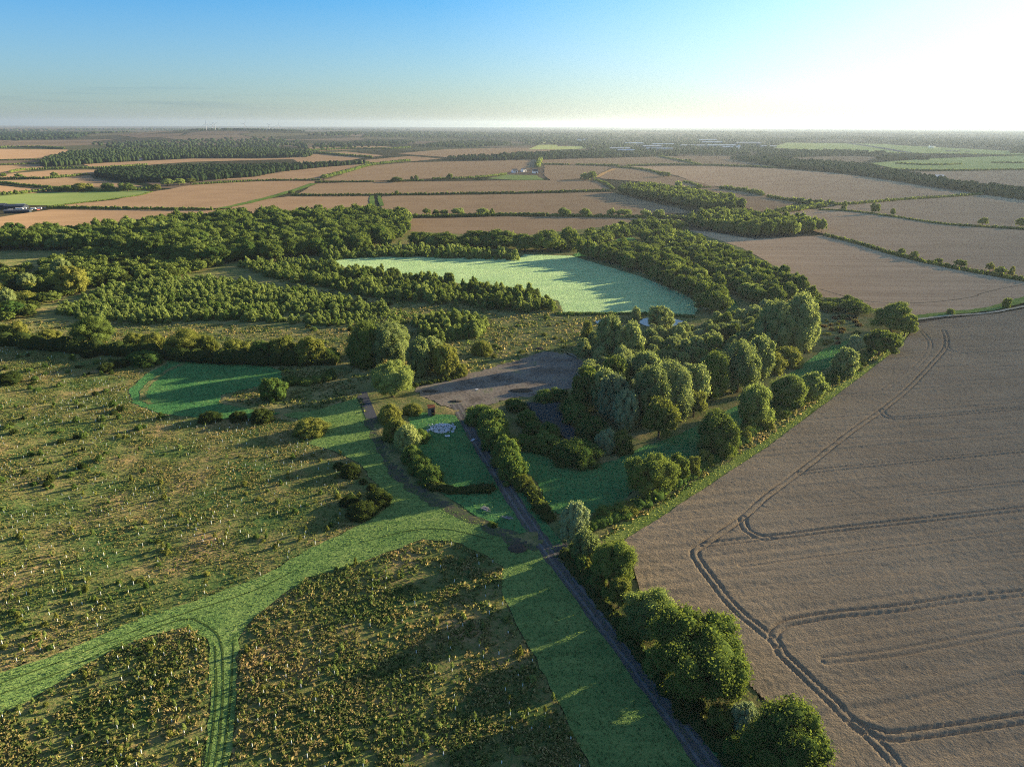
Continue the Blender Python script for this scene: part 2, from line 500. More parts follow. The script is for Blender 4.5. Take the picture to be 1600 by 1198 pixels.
TREES = []      # every plant: dict(name, kind, leaf, x, y, w, h, label, cat, group)
def plant(name, kind, leaf, x, y, w_, h_, label, cat, group=None, own=True):
    TREES.append(dict(name=name, kind=kind, leaf=leaf, x=float(x), y=float(y), w=float(w_), h=float(h_), label=label, cat=cat, group=group, own=own))
def at(name, kind, leaf, px, top, base, wpx, label, cat='tree', group=None):
    """a single plant from what is seen of it: column, top row, bottom row and width in the photograph"""
    X, Y = G(px, base)
    s = pxsize(X, Y)
    W = wpx * s
    k = 1 + 0.32 * W / math.hypot(X, Y)
    X, Y = X * k, Y * k
    d = ray(px, top)
    h = CAMH + d[2] / math.hypot(d[0], d[1]) * math.hypot(X, Y)
    h = max(h * 1.02, 0.45 * W, 0.8)
    plant(name, kind, leaf, X, Y, W, min(h, 3.2 * W), label, cat, group)
def scatter(poly, spacing, rng, jit=0.38, rot=0.0):
    P = np.asarray(poly)
    lo, hi = P.min(0) - spacing, P.max(0) + spacing
    c = (lo + hi) / 2; r = np.linalg.norm(hi - lo) / 2
    g = np.arange(-r, r + spacing, spacing)
    gx, gy = np.meshgrid(g, g)
    gx = gx + (np.arange(len(g))[:, None] % 2) * spacing * 0.5 * (1 if rot == 0 else 0)
    gx = gx.ravel() + rng.uniform(-jit, jit, gx.size) * spacing
    gy = gy.ravel() + rng.uniform(-jit, jit, gy.size) * spacing
    x = c[0] + gx * math.cos(rot) - gy * math.sin(rot); y = c[1] + gx * math.sin(rot) + gy * math.cos(rot)
    m = inside(x, y, P)
    return x[m], y[m]
def wood(px_poly, spacing, kinds, wr, hr, label, group, seed, jit=0.38, rot=0.0, keep=1.0, gap=0.0):
    """kinds: list of (name, kind, leaf, share)"""
    rng = np.random.default_rng(seed)
    x, y = scatter(GP(px_poly), spacing, rng, jit, rot)
    sh = np.array([k[3] for k in kinds], float); sh /= sh.sum()
    for a, b in zip(x, y):
        if rng.random() > keep: continue
        dn = float(fbm(np.array(a), np.array(b), 26, seed, 3))
        if dn < gap: continue
        vs = 1.0 if gap == 0 else float(np.clip(0.55 + 2.4 * (dn - gap), 0.6, 1.2)) * rng.uniform(0.75, 1.2)
        if 'S7' in globals() and inside(np.array([a]), np.array([b]), S7)[0]: continue
        n_, k_, l_, _ = kinds[rng.choice(len(kinds), p=sh)]
        hh = rng.uniform(*hr)
        plant(n_, k_, l_, a, b, rng.uniform(*wr) * vs, hh * vs, label, 'tree', group)

# ------------------------------------------------------------------ ground surfaces
def wobble(P, step=6.0, amp=0.5, seed=0):
    P = np.asarray(P); out = []
    rng = np.random.default_rng(seed + len(P))
    for a, b in zip(P, np.roll(P, -1, 0)):
        n = max(1, min(60, int(np.linalg.norm(b - a) / step)))
        for k in range(n):
            q = a + (b - a) * k / n
            out.append(q + rng.normal(size=2) * amp * (0.3 if k == 0 else 1))
    return np.array(out)
def sheet(name, P, z, mat, step=6.0, amp=0.4):
    W_ = wobble(P, step, amp, len(name))
    mb = MB()
    mb.add(np.column_stack([W_, np.full(len(W_), z)]), [list(range(len(W_)))])
    return tag(mb.build(name, mat), kind='structure')
def ribbon(name, line, width, z, mat, jag=0.15, build=True):
    L = smooth_line(line, 8)
    T = np.gradient(L, axis=0); T /= np.linalg.norm(T, axis=1)[:, None]
    Nn = np.column_stack([-T[:, 1], T[:, 0]])
    rng = np.random.default_rng(len(L))
    wl_ = width / 2 * (1 + rng.normal(size=(len(L), 1)) * jag); wr_ = width / 2 * (1 + rng.normal(size=(len(L), 1)) * jag)
    A, B = L + Nn * wl_, L - Nn * wr_
    n = len(L)
    V = np.vstack([np.column_stack([A, np.full(n, z)]), np.column_stack([B, np.full(n, z)])])
    F = [[i, n + i, n + i + 1, i + 1] for i in range(n - 1)]
    mb = MB(); mb.add(V, F)
    return tag(mb.build(name, mat), kind='structure')
def patch(name, P, step, hfn, mat, kind='structure', smooth=True):
    P = np.asarray(P)
    lo, hi = P.min(0), P.max(0)
    nx, ny = int((hi[0] - lo[0]) / step) + 2, int((hi[1] - lo[1]) / step) + 2
    X, Y = np.meshgrid(lo[0] + np.arange(nx) * step, lo[1] + np.arange(ny) * step)
    keep = inside(X[:-1, :-1] + step / 2, Y[:-1, :-1] + step / 2, P)
    Z = hfn(X, Y)
    idx = np.arange(nx * ny).reshape(ny, nx)
    F = np.stack([idx[:-1, :-1], idx[:-1, 1:], idx[1:, 1:], idx[1:, :-1]], -1)[keep]
    used = np.unique(F); re = np.full(nx * ny, -1); re[used] = np.arange(len(used))
    V = np.column_stack([X.ravel(), Y.ravel(), Z.ravel()])[used]
    mb = MB(); mb.add(V, re[F], 0, smooth)
    return tag(mb.build(name, mat), kind=kind)

# far countryside: a patchwork of stubble, pasture and small woods out to the horizon
t = NT('far countryside'); p = t.pos()
mp = t.mapping(p, 0.35, (1 / 420, 1 / 620, 0.0))
wob = t.n('ShaderNodeTexNoise'); wob.inputs['Scale'].default_value = 0.6; t.link(mp, wob.inputs['Vector'])
vm = t.n('ShaderNodeVectorMath', operation='MULTIPLY_ADD')
t.link(wob.outputs['Color'], vm.inputs[0]); vm.inputs[1].default_value = (0.5, 0.5, 0); t.link(mp, vm.inputs[2])
vo = t.n('ShaderNodeTexVoronoi', voronoi_dimensions='2D'); vo.inputs['Scale'].default_value = 1.0
t.link(vm.outputs[0], vo.inputs['Vector'])
ve = t.n('ShaderNodeTexVoronoi', voronoi_dimensions='2D', feature='DISTANCE_TO_EDGE'); ve.inputs['Scale'].default_value = 1.0
t.link(vm.outputs[0], ve.inputs['Vector'])
sp = t.n('ShaderNodeSeparateColor'); t.link(vo.outputs['Color'], sp.inputs[0])
rc = t.n('ShaderNodeValToRGB'); rc.color_ramp.interpolation = 'CONSTANT'
stops = [(0.0, (0.21, 0.145, 0.095)), (0.18, (0.028, 0.045, 0.02)), (0.38, (0.25, 0.18, 0.115)), (0.52, (0.07, 0.10, 0.038)), (0.66, (0.19, 0.14, 0.095)), (0.76, (0.03, 0.048, 0.022)), (0.92, (0.15, 0.15, 0.07))]
e = rc.color_ramp.elements
while len(e) < len(stops): e.new(0.5)
for q, (po, co) in zip(e, stops): q.position = po; q.color = co + (1,)
t.link(sp.outputs[0], rc.inputs[0])
n1 = t.noise(p, 1 / 60, 4)
col = t.mix(0.35, rc.outputs[0], t.mix(n1, (0.06, 0.06, 0.03), (0.26, 0.19, 0.12)))
edge = t.math('LESS_THAN', ve.outputs['Distance'], 0.022)
col = t.mix(edge, col, (0.02, 0.035, 0.015))
hsf = t.n('ShaderNodeHueSaturation'); hsf.inputs['Value'].default_value = 0.5; hsf.inputs['Saturation'].default_value = 0.85; t.link(col, hsf.inputs['Color'])
M['far'] = t.done(t.diffuse(hsf.outputs[0]))
rings = np.concatenate([[0], np.geomspace(30, 33000, 110)])
nth = 160
V = [(0, 0, -0.6)]; F = []
for i, r in enumerate(rings[1:]):
    th = np.linspace(0, 2 * np.pi, nth, endpoint=False)
    x, y = r * np.sin(th), r * np.cos(th)
    V += list(zip(x, y, hills(x, y) - 0.6))
mb = MB()
mb.add(V, [[0, 1 + (j + 1) % nth, 1 + j] for j in range(nth)], 0, True)
F = [[1 + i * nth + j, 1 + i * nth + (j + 1) % nth, 1 + (i + 1) * nth + (j + 1) % nth, 1 + (i + 1) * nth + j] for i in range(len(rings) - 2) for j in range(nth)]
mb.f.append((np.array(F), 0, True))
tag(mb.build('ground', M['far']), kind='structure')

# materials of the fields
def field(name, c1, c2, c3, px_a=None, px_b=None, per=3.0, amt=0.45, patch_=60.0):
    ang = 0.0
    if px_a: 
        d = G(*px_b) - G(*px_a); ang = math.atan2(d[1], d[0])
    return ground_mat(name, ev([c1, c2, c3]), patch=patch_, fine=2.0, bump=0.12, w_f=0.35, contrast=1.3, streak=(ang, per, amt))
TAN = [(0.165, 0.108, 0.062), (0.235, 0.158, 0.092), (0.31, 0.212, 0.125)]
TANR = [(0.15, 0.102, 0.060), (0.21, 0.146, 0.086), (0.27, 0.190, 0.114)]
GRN = [(0.09, 0.14, 0.04), (0.14, 0.185, 0.06), (0.20, 0.22, 0.085)]
PAS = [(0.20, 0.24, 0.07), (0.32, 0.34, 0.11), (0.42, 0.40, 0.15)]
mt = dict(
    tan=field('ripe wheat field', *TAN, (80, 327), (330, 328), 5.0), tanr=field('reddish stubble field', *TANR, (640, 350), (900, 352), 6.0),
    tanx=field('striped wheat field', *[tuple(1.6 * q for q in c) for c in TAN], (1100, 385), (1340, 470), 6.0, 0.65), tany=field('pale stubble field', *[tuple(1.5 * q for q in c) for c in TAN], (1330, 345), (1600, 400), 7.0),
    green=field('grass field', *GRN, (0, 310), (200, 305), 8.0), past=field('pasture', *PAS, (1400, 255), (1600, 255), 20.0))
far_fields = [
    ('tan', [(-150, 345), (0, 339), (80, 327), (330, 328), (420, 322), (430, 345), (300, 352), (230, 362), (0, 380), (-150, 386)]),
    ('tan', [(85, 321), (180, 312), (235, 300), (262, 296), (300, 288), (400, 283), (492, 283), (490, 287), (455, 297), (400, 312), (345, 325), (200, 325)]),
    ('green', [(-100, 307), (0, 305), (60, 301), (150, 299), (225, 297), (235, 299), (210, 306), (140, 315), (80, 321), (0, 320), (-100, 321)]),
    ('tanr', [(465, 303), (492, 287), (583, 284), (620, 284), (800, 282), (930, 281), (955, 297), (800, 301), (600, 304)]),
    ('tan', [(405, 312), (455, 306.5), (583, 305), (578, 345), (430, 345), (400, 325), (352, 326)]),
    ('tanr', [(598, 306), (800, 303.5), (955, 300), (1000, 312), (1060, 325), (1080, 332), (960, 337), (800, 335), (640, 338), (620, 345), (596, 345)]),
    ('tanr', [(625, 342), (800, 338), (960, 340), (1070, 343), (1000, 350), (940, 355), (880, 364), (800, 370), (700, 370), (640, 364), (622, 356)]),
    ('tanr', [(505, 282), (575, 259), (640, 254), (720, 252), (838, 249), (835, 262), (800, 268), (780, 272), (755, 277), (677, 279), (620, 281), (582, 283)]),
    ('tan', [(300, 281), (400, 274), (520, 261), (572, 257), (500, 281), (400, 281)]),
    ('green', [(760, 279), (790, 273), (840, 274), (850, 281), (800, 281)]),
    ('tan', [(480, 230), (590, 228), (620, 231), (500, 236)]), ('tan', [(445, 241), (540, 237), (600, 243), (540, 251), (470, 256)]),
    ('tanr', [(620, 240), (700, 233), (800, 231), (880, 232), (840, 240), (700, 246)]), ('tan', [(560, 251), (640, 244), (690, 248), (600, 256)]),
    ('tan', [(-80, 233), (0, 233), (105, 234), (110, 238), (95, 246), (0, 249), (-80, 250)]),
    ('tanr', [(-60, 259), (0, 259), (60, 257), (70, 262), (20, 270), (0, 271), (-60, 271)]),
    ('tan', [(-60, 273), (10, 272), (80, 266), (160, 265), (165, 268), (130, 274), (70, 279), (0, 280), (-60, 281)]),
    ('tanr', [(-60, 283), (0, 282), (70, 280), (140, 274), (150, 280), (185, 286), (230, 292), (130, 292), (60, 290)]),
    ('tan', [(-60, 290), (0, 290), (90, 297), (50, 302), (0, 304), (-60, 305)]),
    ('tan', [(130, 256), (220, 252), (300, 248), (400, 248), (480, 246), (490, 248), (300, 253), (200, 260), (140, 261)]),
    ('tan', [(430, 269), (500, 262), (575, 256), (590, 258), (540, 262), (460, 269)]),
    ('tanr', [(845, 250), (950, 246), (1030, 244), (1130, 244), (1170, 246), (1215, 258), (1214, 262), (1100, 258), (977, 258), (900, 257), (848, 257)]),
    ('tany', [(980, 260), (1100, 259.5), (1215, 263.5), (1300, 270), (1390, 282), (1480, 298), (1530, 303), (1470, 308), (1400, 312), (1320, 317), (1250, 312), (1195, 305), (1120, 291), (1090, 287), (1060, 275), (1000, 263)]),
    ('tanr', [(850, 258), (935, 258), (955, 262), (930, 275), (910, 279), (860, 282), (850, 272)]),
    ('tan', [(960, 263), (985, 262), (1030, 270), (1080, 282), (1120, 292), (1080, 294), (1040, 290), (1000, 284), (940, 279), (935, 276)]),
    ('tan', [(1095, 294), (1125, 293), (1195, 306), (1250, 314), (1225, 325), (1200, 333), (1165, 325), (1140, 312), (1080, 300)]),
    ('tany', [(1275, 327), (1320, 319), (1400, 313), (1480, 307), (1540, 305), (1600, 309), (1750, 318), (1750, 376), (1600, 357), (1480, 350), (1400, 338), (1330, 328)]),
    ('tany', [(1205, 333), (1262, 327), (1330, 330), (1400, 340), (1480, 352), (1600, 360), (1750, 378), (1750, 470), (1600, 436), (1480, 413), (1390, 393), (1290, 366), (1230, 350)]),
    ('tany', [(1380, 270), (1500, 267), (1600, 266), (1750, 268), (1750, 305), (1600, 305), (1560, 297), (1500, 290), (1440, 280)]),
    ('past', [(1360, 255), (1450, 248), (1600, 243), (1750, 243), (1750, 267), (1600, 265), (1500, 266), (1400, 264)]),
    ('past', [(1230, 223), (1330, 220), (1400, 227), (1600, 237), (1750, 239), (1750, 243), (1600, 242), (1420, 240), (1300, 236), (1200, 231)]),
    ('tanr', [(1225, 246), (1290, 243), (1370, 246), (1345, 255), (1390, 264), (1340, 262), (1280, 255)]),
    ('past', [(825, 233.5), (842, 226.5), (870, 226.5), (872, 229), (922, 228.5), (925, 232), (875, 234)]), ('past', [(825, 221.2), (864, 221.2), (864, 223.4), (826, 224)]),
    ('past', [(495, 222.5), (650, 218), (710, 217.5), (712, 219.5), (560, 224)]),
    ('tan', [(60, 211), (200, 209.5), (220, 213), (100, 215)]), ('tan', [(130, 222), (300, 216), (420, 214), (330, 220), (200, 226)]),
    ('tan', [(480, 207), (640, 204.5), (700, 206), (560, 211)]), ('tan', [(800, 204.5), (950, 206), (900, 209), (780, 208)]),
]
for i, (m_, P) in enumerate(far_fields):
    sheet('crop field' if m_ not in ('green', 'past') else 'grass field', GP(P), -0.25 + 0.012 * i, mt[m_], 25.0, 1.5)
# the striped field beyond the hedge on the right
F2 = [(1077, 360), (1110, 363), (1180, 374), (1240, 371), (1288, 368), (1390, 396), (1480, 416), (1600, 439), (1750, 470), (1750, 440), (1700, 446), (1600, 465), (1565, 477), (1490, 487), (1425, 494), (1345, 478), (1275, 462), (1240, 432), (1160, 388)]
F2 = F2[:9] + [(1680, 452)] + F2[11:]
sheet('wheat field', GP(F2), 0.15, mt['tanx'], 10.0, 0.5)
mt['wheel'] = plain('wheel track soil', (0.10, 0.075, 0.05), 0.3, 2)
for ln in ([(1600, 445), (1560, 452), (1530, 460), (1525, 463), (1480, 470), (1420, 474), (1350, 470), (1280, 452)],):
    ribbon('tramline', GP(ln), 0.7, 0.22, mt['wheel'])
grass_soft = ground_mat('verge grass', ev([(0.075, 0.12, 0.028), (0.15, 0.20, 0.045), (0.25, 0.27, 0.085)]), 12, 0.8, 0.25)
ribbon('lane', GP([(1422, 497), (1480, 490), (1540, 484), (1580, 474), (1620, 462), (1700, 440)]), 7.0, 0.25, grass_soft)
lane_m = plain('pale lane', (0.34, 0.29, 0.20), 0.2, 0.5)
ribbon('lane', GP([(1418, 501), (1480, 494), (1545, 489), (1600, 479), (1700, 462)]), 2.6, 0.30, lane_m)
ribbon('lane', GP([(1205, 333), (1235, 329.5), (1262, 326), (1300, 321), (1330, 318)]), 4.0, 0.3, lane_m)
ribbon('lane', GP([(1395, 328.5), (1300, 324)]), 2.5, 0.31, lane_m)
gl = ground_mat('green lane', ev([(0.04, 0.075, 0.02), (0.08, 0.13, 0.03), (0.15, 0.17, 0.05)]), 30, 3, 0.2)
ribbon('green lane', GP([(345, 326), (400, 314), (455, 299), (490, 287)]), 14, 0.32, gl)
ribbon('green lane', GP([(581, 306), (582, 322)]), 7, 0.33, gl)
ribbon('green lane', GP([(592, 306), (597, 322)]), 6, 0.33, gl)
ribbon('stubble strip', GP([(932, 277), (945, 270), (960, 264)]), 12, 0.33, plain('orange stubble', (0.42, 0.25, 0.10), 0.2, 0.2))
ribbon('runway', GP([(1300, 221), (1340, 226), (1380, 232), (1420, 239)]), 45, 0.4, plain('runway asphalt', (0.09, 0.09, 0.09), 0.1, 0.02))

# the nature reserve: rough ground with mown ways cut through it
RES = GP([(-260, 389), (0, 380), (150, 374), (300, 352), (430, 345), (625, 344), (640, 362), (800, 370), (940, 355), (1075, 352), (1077, 360), (1160, 388), (1240, 432), (1275, 462), (1345, 478), (1418, 494), (1424, 508), (1407, 543), (1322, 608), (1202, 698), (1062, 790), (972, 848), (1000, 930), (1085, 990), (1180, 1080), (1290, 1198), (1420, 1340), (-400, 1340)])
S1 = GP([(-160, 1098), (0, 1052), (75, 1028), (160, 993), (225, 963), (300, 942), (400, 905), (500, 850), (560, 822), (603, 796), (608, 778), (583, 752), (562, 724), (520, 704), (482, 694), (500, 674), (470, 658), (440, 648), (500, 640), (556, 622), (575, 655), (592, 690), (607, 720), (640, 758), (700, 793), (770, 828), (845, 860), (880, 890), (930, 960), (1000, 1050), (1060, 1130), (1115, 1210), (1200, 1335), (990, 1335), (925, 1210), (880, 1110), (820, 1000), (783, 925), (787, 885), (722, 850), (660, 843), (570, 877), (480, 903), (400, 962), (372, 1000), (372, 1080), (364, 1150), (354, 1215), (320, 1335), (270, 1335), (310, 1215), (324, 1150), (330, 1080), (325, 1000), (290, 980), (220, 998), (185, 1013), (135, 1040), (48, 1095), (0, 1116), (-160, 1200)])
S2 = GP([(262, 558), (330, 556), (400, 566), (440, 580), (440, 600), (400, 605), (345, 618), (342, 630), (390, 640), (440, 646), (400, 655), (330, 655), (250, 646), (207, 630), (202, 610), (228, 585), (262, 568)])
S3 = GP([(640, 650), (660, 645), (715, 650), (745, 695), (780, 750), (835, 830), (800, 835), (740, 805), (690, 770), (660, 740), (640, 700)])
S4 = GP([(800, 705), (830, 700), (900, 735), (960, 720), (1000, 700), (1060, 680), (1140, 640), (1200, 610), (1240, 580), (1290, 545), (1330, 530), (1345, 540), (1270, 590), (1190, 650), (1100, 720), (1060, 740), (1000, 760), (960, 790), (900, 810), (860, 800), (840, 755)])
S5 = GP([(505, 410), (530, 405), (600, 402), (700, 402), (812, 403), (820, 398), (893, 400), (905, 404), (1000, 432), (1075, 462), (1092, 478), (1085, 492), (1000, 490), (880, 488), (872, 470), (780, 452), (650, 433), (540, 418)])
S6 = GP([(745, 645), (800, 735), (850, 815), (880, 850), (905, 890), (960, 960), (1040, 1060), (1110, 1150), (1160, 1215), (1240, 1335), (1200, 1335), (1115, 1215), (1060, 1130), (1000, 1050), (930, 960), (865, 870), (780, 745), (720, 645)])
S7 = GP([(972, 372), (990, 372), (1020, 400), (1090, 435), (1150, 470), (1160, 492), (1138, 492), (1128, 465), (1060, 425), (990, 395), (900, 402), (895, 398)])
S8 = GP([(977, 848), (1064, 790), (1204, 698), (1324, 608), (1409, 543), (1426, 508), (1414, 506), (1395, 540), (1312, 600), (1192, 688), (1052, 775), (955, 828), (940, 845)])
YARD = GP([(655, 600), (700, 590), (770, 575), (850, 550), (895, 553), (922, 575), (905, 602), (870, 614), (800, 622), (752, 636), (722, 642), (690, 634), (648, 612)])
REED = GP([(822, 632), (868, 626), (884, 642), (890, 665), (918, 690), (895, 694), (852, 668), (835, 650)])
R1 = GP([(-280, 545), (0, 542), (130, 552), (240, 562), (258, 566), (226, 585), (198, 610), (203, 632), (250, 648), (330, 657), (420, 652), (468, 660), (498, 674), (480, 695), (520, 706), (560, 726), (580, 755), (605, 779), (600, 795), (560, 821), (500, 849), (400, 904), (300, 941), (160, 992), (0, 1051), (-280, 1135)])
R2 = GP([(-280, 1260), (0, 1118), (48, 1097), (135, 1042), (185, 1015), (220, 1000), (290, 982), (323, 1001), (328, 1080), (322, 1150), (308, 1215), (265, 1335), (-280, 1335)])
R3 = GP([(374, 1000), (402, 964), (481, 905), (571, 879), (660, 845), (721, 852), (785, 886), (781, 926), (818, 1001), (878, 1111), (923, 1211), (988, 1335), (324, 1335), (356, 1215), (366, 1150), (374, 1080)])
FLATS = [S1, S2, S3, S4, S5, S6, S7, S8, YARD, REED]
ROUGH = [R1, R2, R3]

gd_ = G(380, 935) - G(60, 1062); GDIR = math.atan2(gd_[1], gd_[0])
short = ground_mat('mown grass', ev([(0.045, 0.10, 0.032), (0.09, 0.16, 0.048), (0.15, 0.22, 0.065), (0.24, 0.26, 0.10)]), 12, 0.6, 0.3, 0.5, 1.7, (GDIR, 1.3, 0.3))
shortb = ground_mat('lush grass', ev([(0.030, 0.115, 0.042), (0.060, 0.165, 0.056), (0.13, 0.22, 0.07)]), 12, 0.6, 0.25, 0.55, 1.7, (GDIR, 1.6, 0.2))
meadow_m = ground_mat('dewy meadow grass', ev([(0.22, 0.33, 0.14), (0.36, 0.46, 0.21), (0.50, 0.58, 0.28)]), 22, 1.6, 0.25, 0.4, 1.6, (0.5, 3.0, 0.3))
rough_m = ground_mat('rough grassland', ev([(0.040, 0.075, 0.026), (0.085, 0.115, 0.038), (0.17, 0.155, 0.065), (0.28, 0.21, 0.10)]), 11, 1.1, 0.35, 0.5, 1.7)
plant_m = ground_mat('planting rough', ev([(0.030, 0.068, 0.026), (0.058, 0.098, 0.030), (0.105, 0.125, 0.042), (0.17, 0.145, 0.06), (0.29, 0.20, 0.095)]), 20, 0.8, 0.3, 0.4, 2.2)
yard_m = ground_mat('bare yard', ev([(0.055, 0.048, 0.038), (0.12, 0.103, 0.082), (0.185, 0.16, 0.13), (0.10, 0.12, 0.055)]), 13, 1.2, 0.2, 0.45, 2.2)
track_m = ground_mat('gravel track', ev([(0.05, 0.047, 0.044), (0.08, 0.076, 0.07), (0.12, 0.112, 0.10)]), 5, 0.5, 0.06, 0.6, 1.4)
rut_m = ground_mat('worn wheel track', ev([(0.085, 0.082, 0.078), (0.12, 0.115, 0.108), (0.16, 0.15, 0.14)]), 4, 0.4, 0.03, 0.5, 1.3)
dirt_m = ground_mat('dark dirt path', ev([(0.035, 0.033, 0.026), (0.075, 0.07, 0.055), (0.06, 0.085, 0.035), (0.06, 0.11, 0.035)]), 3, 0.6, 0.12, 0.5, 2.0)
slab_m = plain('weathered concrete', (0.055, 0.06, 0.068), 0.25, 0.8)
reed_m = ground_mat('reed bed', ev([(0.022, 0.034, 0.036), (0.038, 0.054, 0.056), (0.065, 0.08, 0.078)]), 6, 0.5, 0.4, 0.6, 1.3)

def h_res(X, Y):
    z = 0.55 * fbm(X, Y, 3.2, 3, 3) * (0.35 + fbm(X, Y, 25, 9, 2))
    for P in FLATS + ROUGH: z[inside(X, Y, P)] = -0.15
    return z
patch('rough grassland', RES, 1.4, h_res, rough_m)
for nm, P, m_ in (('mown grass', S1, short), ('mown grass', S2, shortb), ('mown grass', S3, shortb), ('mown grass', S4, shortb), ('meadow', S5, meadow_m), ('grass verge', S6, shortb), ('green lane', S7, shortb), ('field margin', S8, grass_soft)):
    sheet(nm, P, 0.10 + 0.012 * len(nm), m_, 3.0, 0.35)
line_m = plain('trodden grass', (0.035, 0.06, 0.018), 0.3, 1.0)
for ln in ([(-40, 1083), (100, 1032), (220, 983), (300, 955), (400, 922), (480, 882)], [(-40, 1100), (100, 1048), (220, 992), (290, 968), (325, 980), (345, 1005), (349, 1080), (343, 1150), (332, 1230)], [(560, 850), (640, 830), (700, 828), (760, 842)], [(365, 1005), (361, 1080), (354, 1150), (344, 1230)], [(336, 1010), (338, 1080), (332, 1150), (320, 1230)]):
    ribbon('wheel track', GP(ln), 0.4, 0.27, line_m, 0.3)
ribbon('rough strip', GP([(288, 568), (262, 580), (238, 596), (226, 610), (224, 622), (236, 632)]), 2.6, 0.30, rough_m, 0.3)
sheet('bare yard', YARD, 0.25, yard_m, 2.0, 1.0)
patch('reed bed', REED, 0.6, lambda X, Y: 0.5 + 0.7 * vnoise(X / 0.6, Y / 0.6, 4), reed_m, smooth=False)
TRACK = [(712, 632), (722, 650), (746, 692), (780, 745), (812, 795), (843, 842), (872, 882), (930, 958), (1000, 1050), (1060, 1132), (1112, 1205), (1200, 1335)]
tw = GP(TRACK)
ribbon('track', tw, 4.6, 0.275, track_m, 0.08)
Ls = smooth_line(tw, 8)
Tn = np.gradient(Ls, axis=0); Tn /= np.linalg.norm(Tn, axis=1)[:, None]
Nn = np.column_stack([-Tn[:, 1], Tn[:, 0]])
for sd in (-1.05, 1.05):
    ribbon('wheel track', (Ls + Nn * sd)[::4], 0.75, 0.295, rut_m, 0.3)
ribbon('dirt path', GP([(578, 655), (592, 690), (608, 722), (642, 760), (700, 794), (770, 828), (842, 858)]), 4.4, 0.258, dirt_m, 0.3)
ribbon('dirt path', GP([(858, 866), (876, 858), (895, 856)]), 5.0, 0.266, track_m, 0.2)
mb = MB()
pad = GP([(556, 614), (573, 613), (580, 630), (590, 654), (572, 655)])
mb.add(np.column_stack([pad, np.full(5, 0.34)]), [[0, 4, 3, 2, 1]]); mb.add(np.column_stack([np.vstack([pad, pad]), np.r_[np.full(5, 0.34), np.full(5, -0.3)]]), [[i, (i + 1) % 5, 5 + (i + 1) % 5, 5 + i] for i in range(5)])
tag(mb.build('concrete pad', slab_m), kind='structure')

def h_plant(seed):
    def f(X, Y):
        return 0.12 + 0.36 * fbm(X, Y, 2.2, seed, 3) * (0.3 + 1.1 * fbm(X, Y, 14, seed + 5, 2)) - 0.1
    return f
patch('rough planting ground', R1, 0.7, h_plant(21), plant_m)
patch('rough planting ground', R2, 0.5, h_plant(31), plant_m)
patch('rough planting ground', R3, 0.5, h_plant(41), plant_m)

# the big wheat field, its tramlines pressed into the standing crop
F1 = [(974, 848), (1062, 790), (1202, 698), (1322, 608), (1407, 543), (1424, 520), (1428, 508), (1480, 499), (1560, 491), (1640, 476), (1760, 500), (1900, 900), (1900, 1330), (1420, 1330), (1290, 1198), (1180, 1080), (1085, 990), (1000, 930), (985, 872)]
T_deep = [
    [(1470, 1280), (1430, 1232), (1390, 1186), (1355, 1150), (1333, 1133), (1283, 1083), (1225, 1028), (1208, 1003), (1150, 955), (1113, 910), (1090, 878), (1086, 862), (1100, 852), (1120, 838), (1160, 810), (1200, 775), (1260, 730), (1330, 675), (1380, 640), (1422, 605), (1455, 570), (1476, 545), (1478, 530), (1474, 518)],
    [(1212, 1008), (1209, 995), (1217, 983), (1237, 974), (1300, 963), (1400, 953), (1500, 938), (1600, 928), (1720, 910)],
    [(1335, 1133), (1350, 1141), (1375, 1149), (1400, 1153), (1500, 1140), (1600, 1125), (1760, 1100)],
    [(1160, 811), (1161, 822), (1172, 834), (1200, 842), (1300, 830), (1400, 819), (1600, 797), (1720, 784)],
]
T_mid = [
    [(1100, 854), (1140, 849), (1200, 843)],
    [(1250, 742), (1300, 735), (1450, 720), (1600, 706), (1720, 694)],
    [(1377, 642), (1381, 650), (1395, 655), (1450, 652), (1600, 639), (1720, 628)],
    [(1477, 535), (1481, 546), (1497, 552), (1540, 553), (1640, 546)],
]
T_faint = [
    [(1430, 602), (1480, 597), (1600, 589), (1700, 580)], [(1300, 690), (1450, 680), (1600, 668)], [(1250, 795), (1400, 778), (1600, 757)],
    [(1160, 885), (1300, 866), (1600, 832)], [(1170, 925), (1400, 893), (1600, 868)], [(1255, 1000), (1400, 975), (1600, 950)], [(1290, 1035), (1400, 1022), (1600, 985)],
    [(1360, 1120), (1450, 1095), (1600, 1060)],
    [(1440, 520), (1453, 540), (1435, 570), (1380, 610)],
]
def groove(X, Y, z):
    for lines, dep, wd in ((T_deep, 0.60, 0.36), (T_mid, 0.5, 0.34), (T_faint, 0.30, 0.40)):
        for ln in lines:
            L = smooth_line(GP(ln), 5)
            m = (X > L[:, 0].min() - 4) & (X < L[:, 0].max() + 4) & (Y > L[:, 1].min() - 4) & (Y < L[:, 1].max() + 4)
            if not m.any(): continue
            d = dist_line(X[m], Y[m], L)
            g = np.exp(-((d - 1.0) / wd) ** 4)
            z[m] = np.minimum(z[m], 0.72 - dep * g)
    return z
rowdir = G(1450, 720) - G(1300, 735); rang = math.atan2(rowdir[1], rowdir[0])
edgedir = G(1322, 608) - G(1062, 790)
def h_wheat(X, Y):
    u = -X * math.sin(rang) + Y * math.cos(rang); v = X * math.cos(rang) + Y * math.sin(rang)
    z = 0.62 + 0.16 * (vnoise(X / 0.8, Y / 0.8, 71) - 0.5) + 0.12 * (fbm(X, Y, 2.6, 72, 2) - 0.5) + 0.16 * (vnoise(u / 0.8, v / 30, 73) - 0.5) + 0.42 * (vnoise(u / 1.9, v / 110, 74) - 0.5)
    z = z + 0.2 * (fbm(X, Y, 30, 75, 2) - 0.5)
    return groove(X, Y, z)
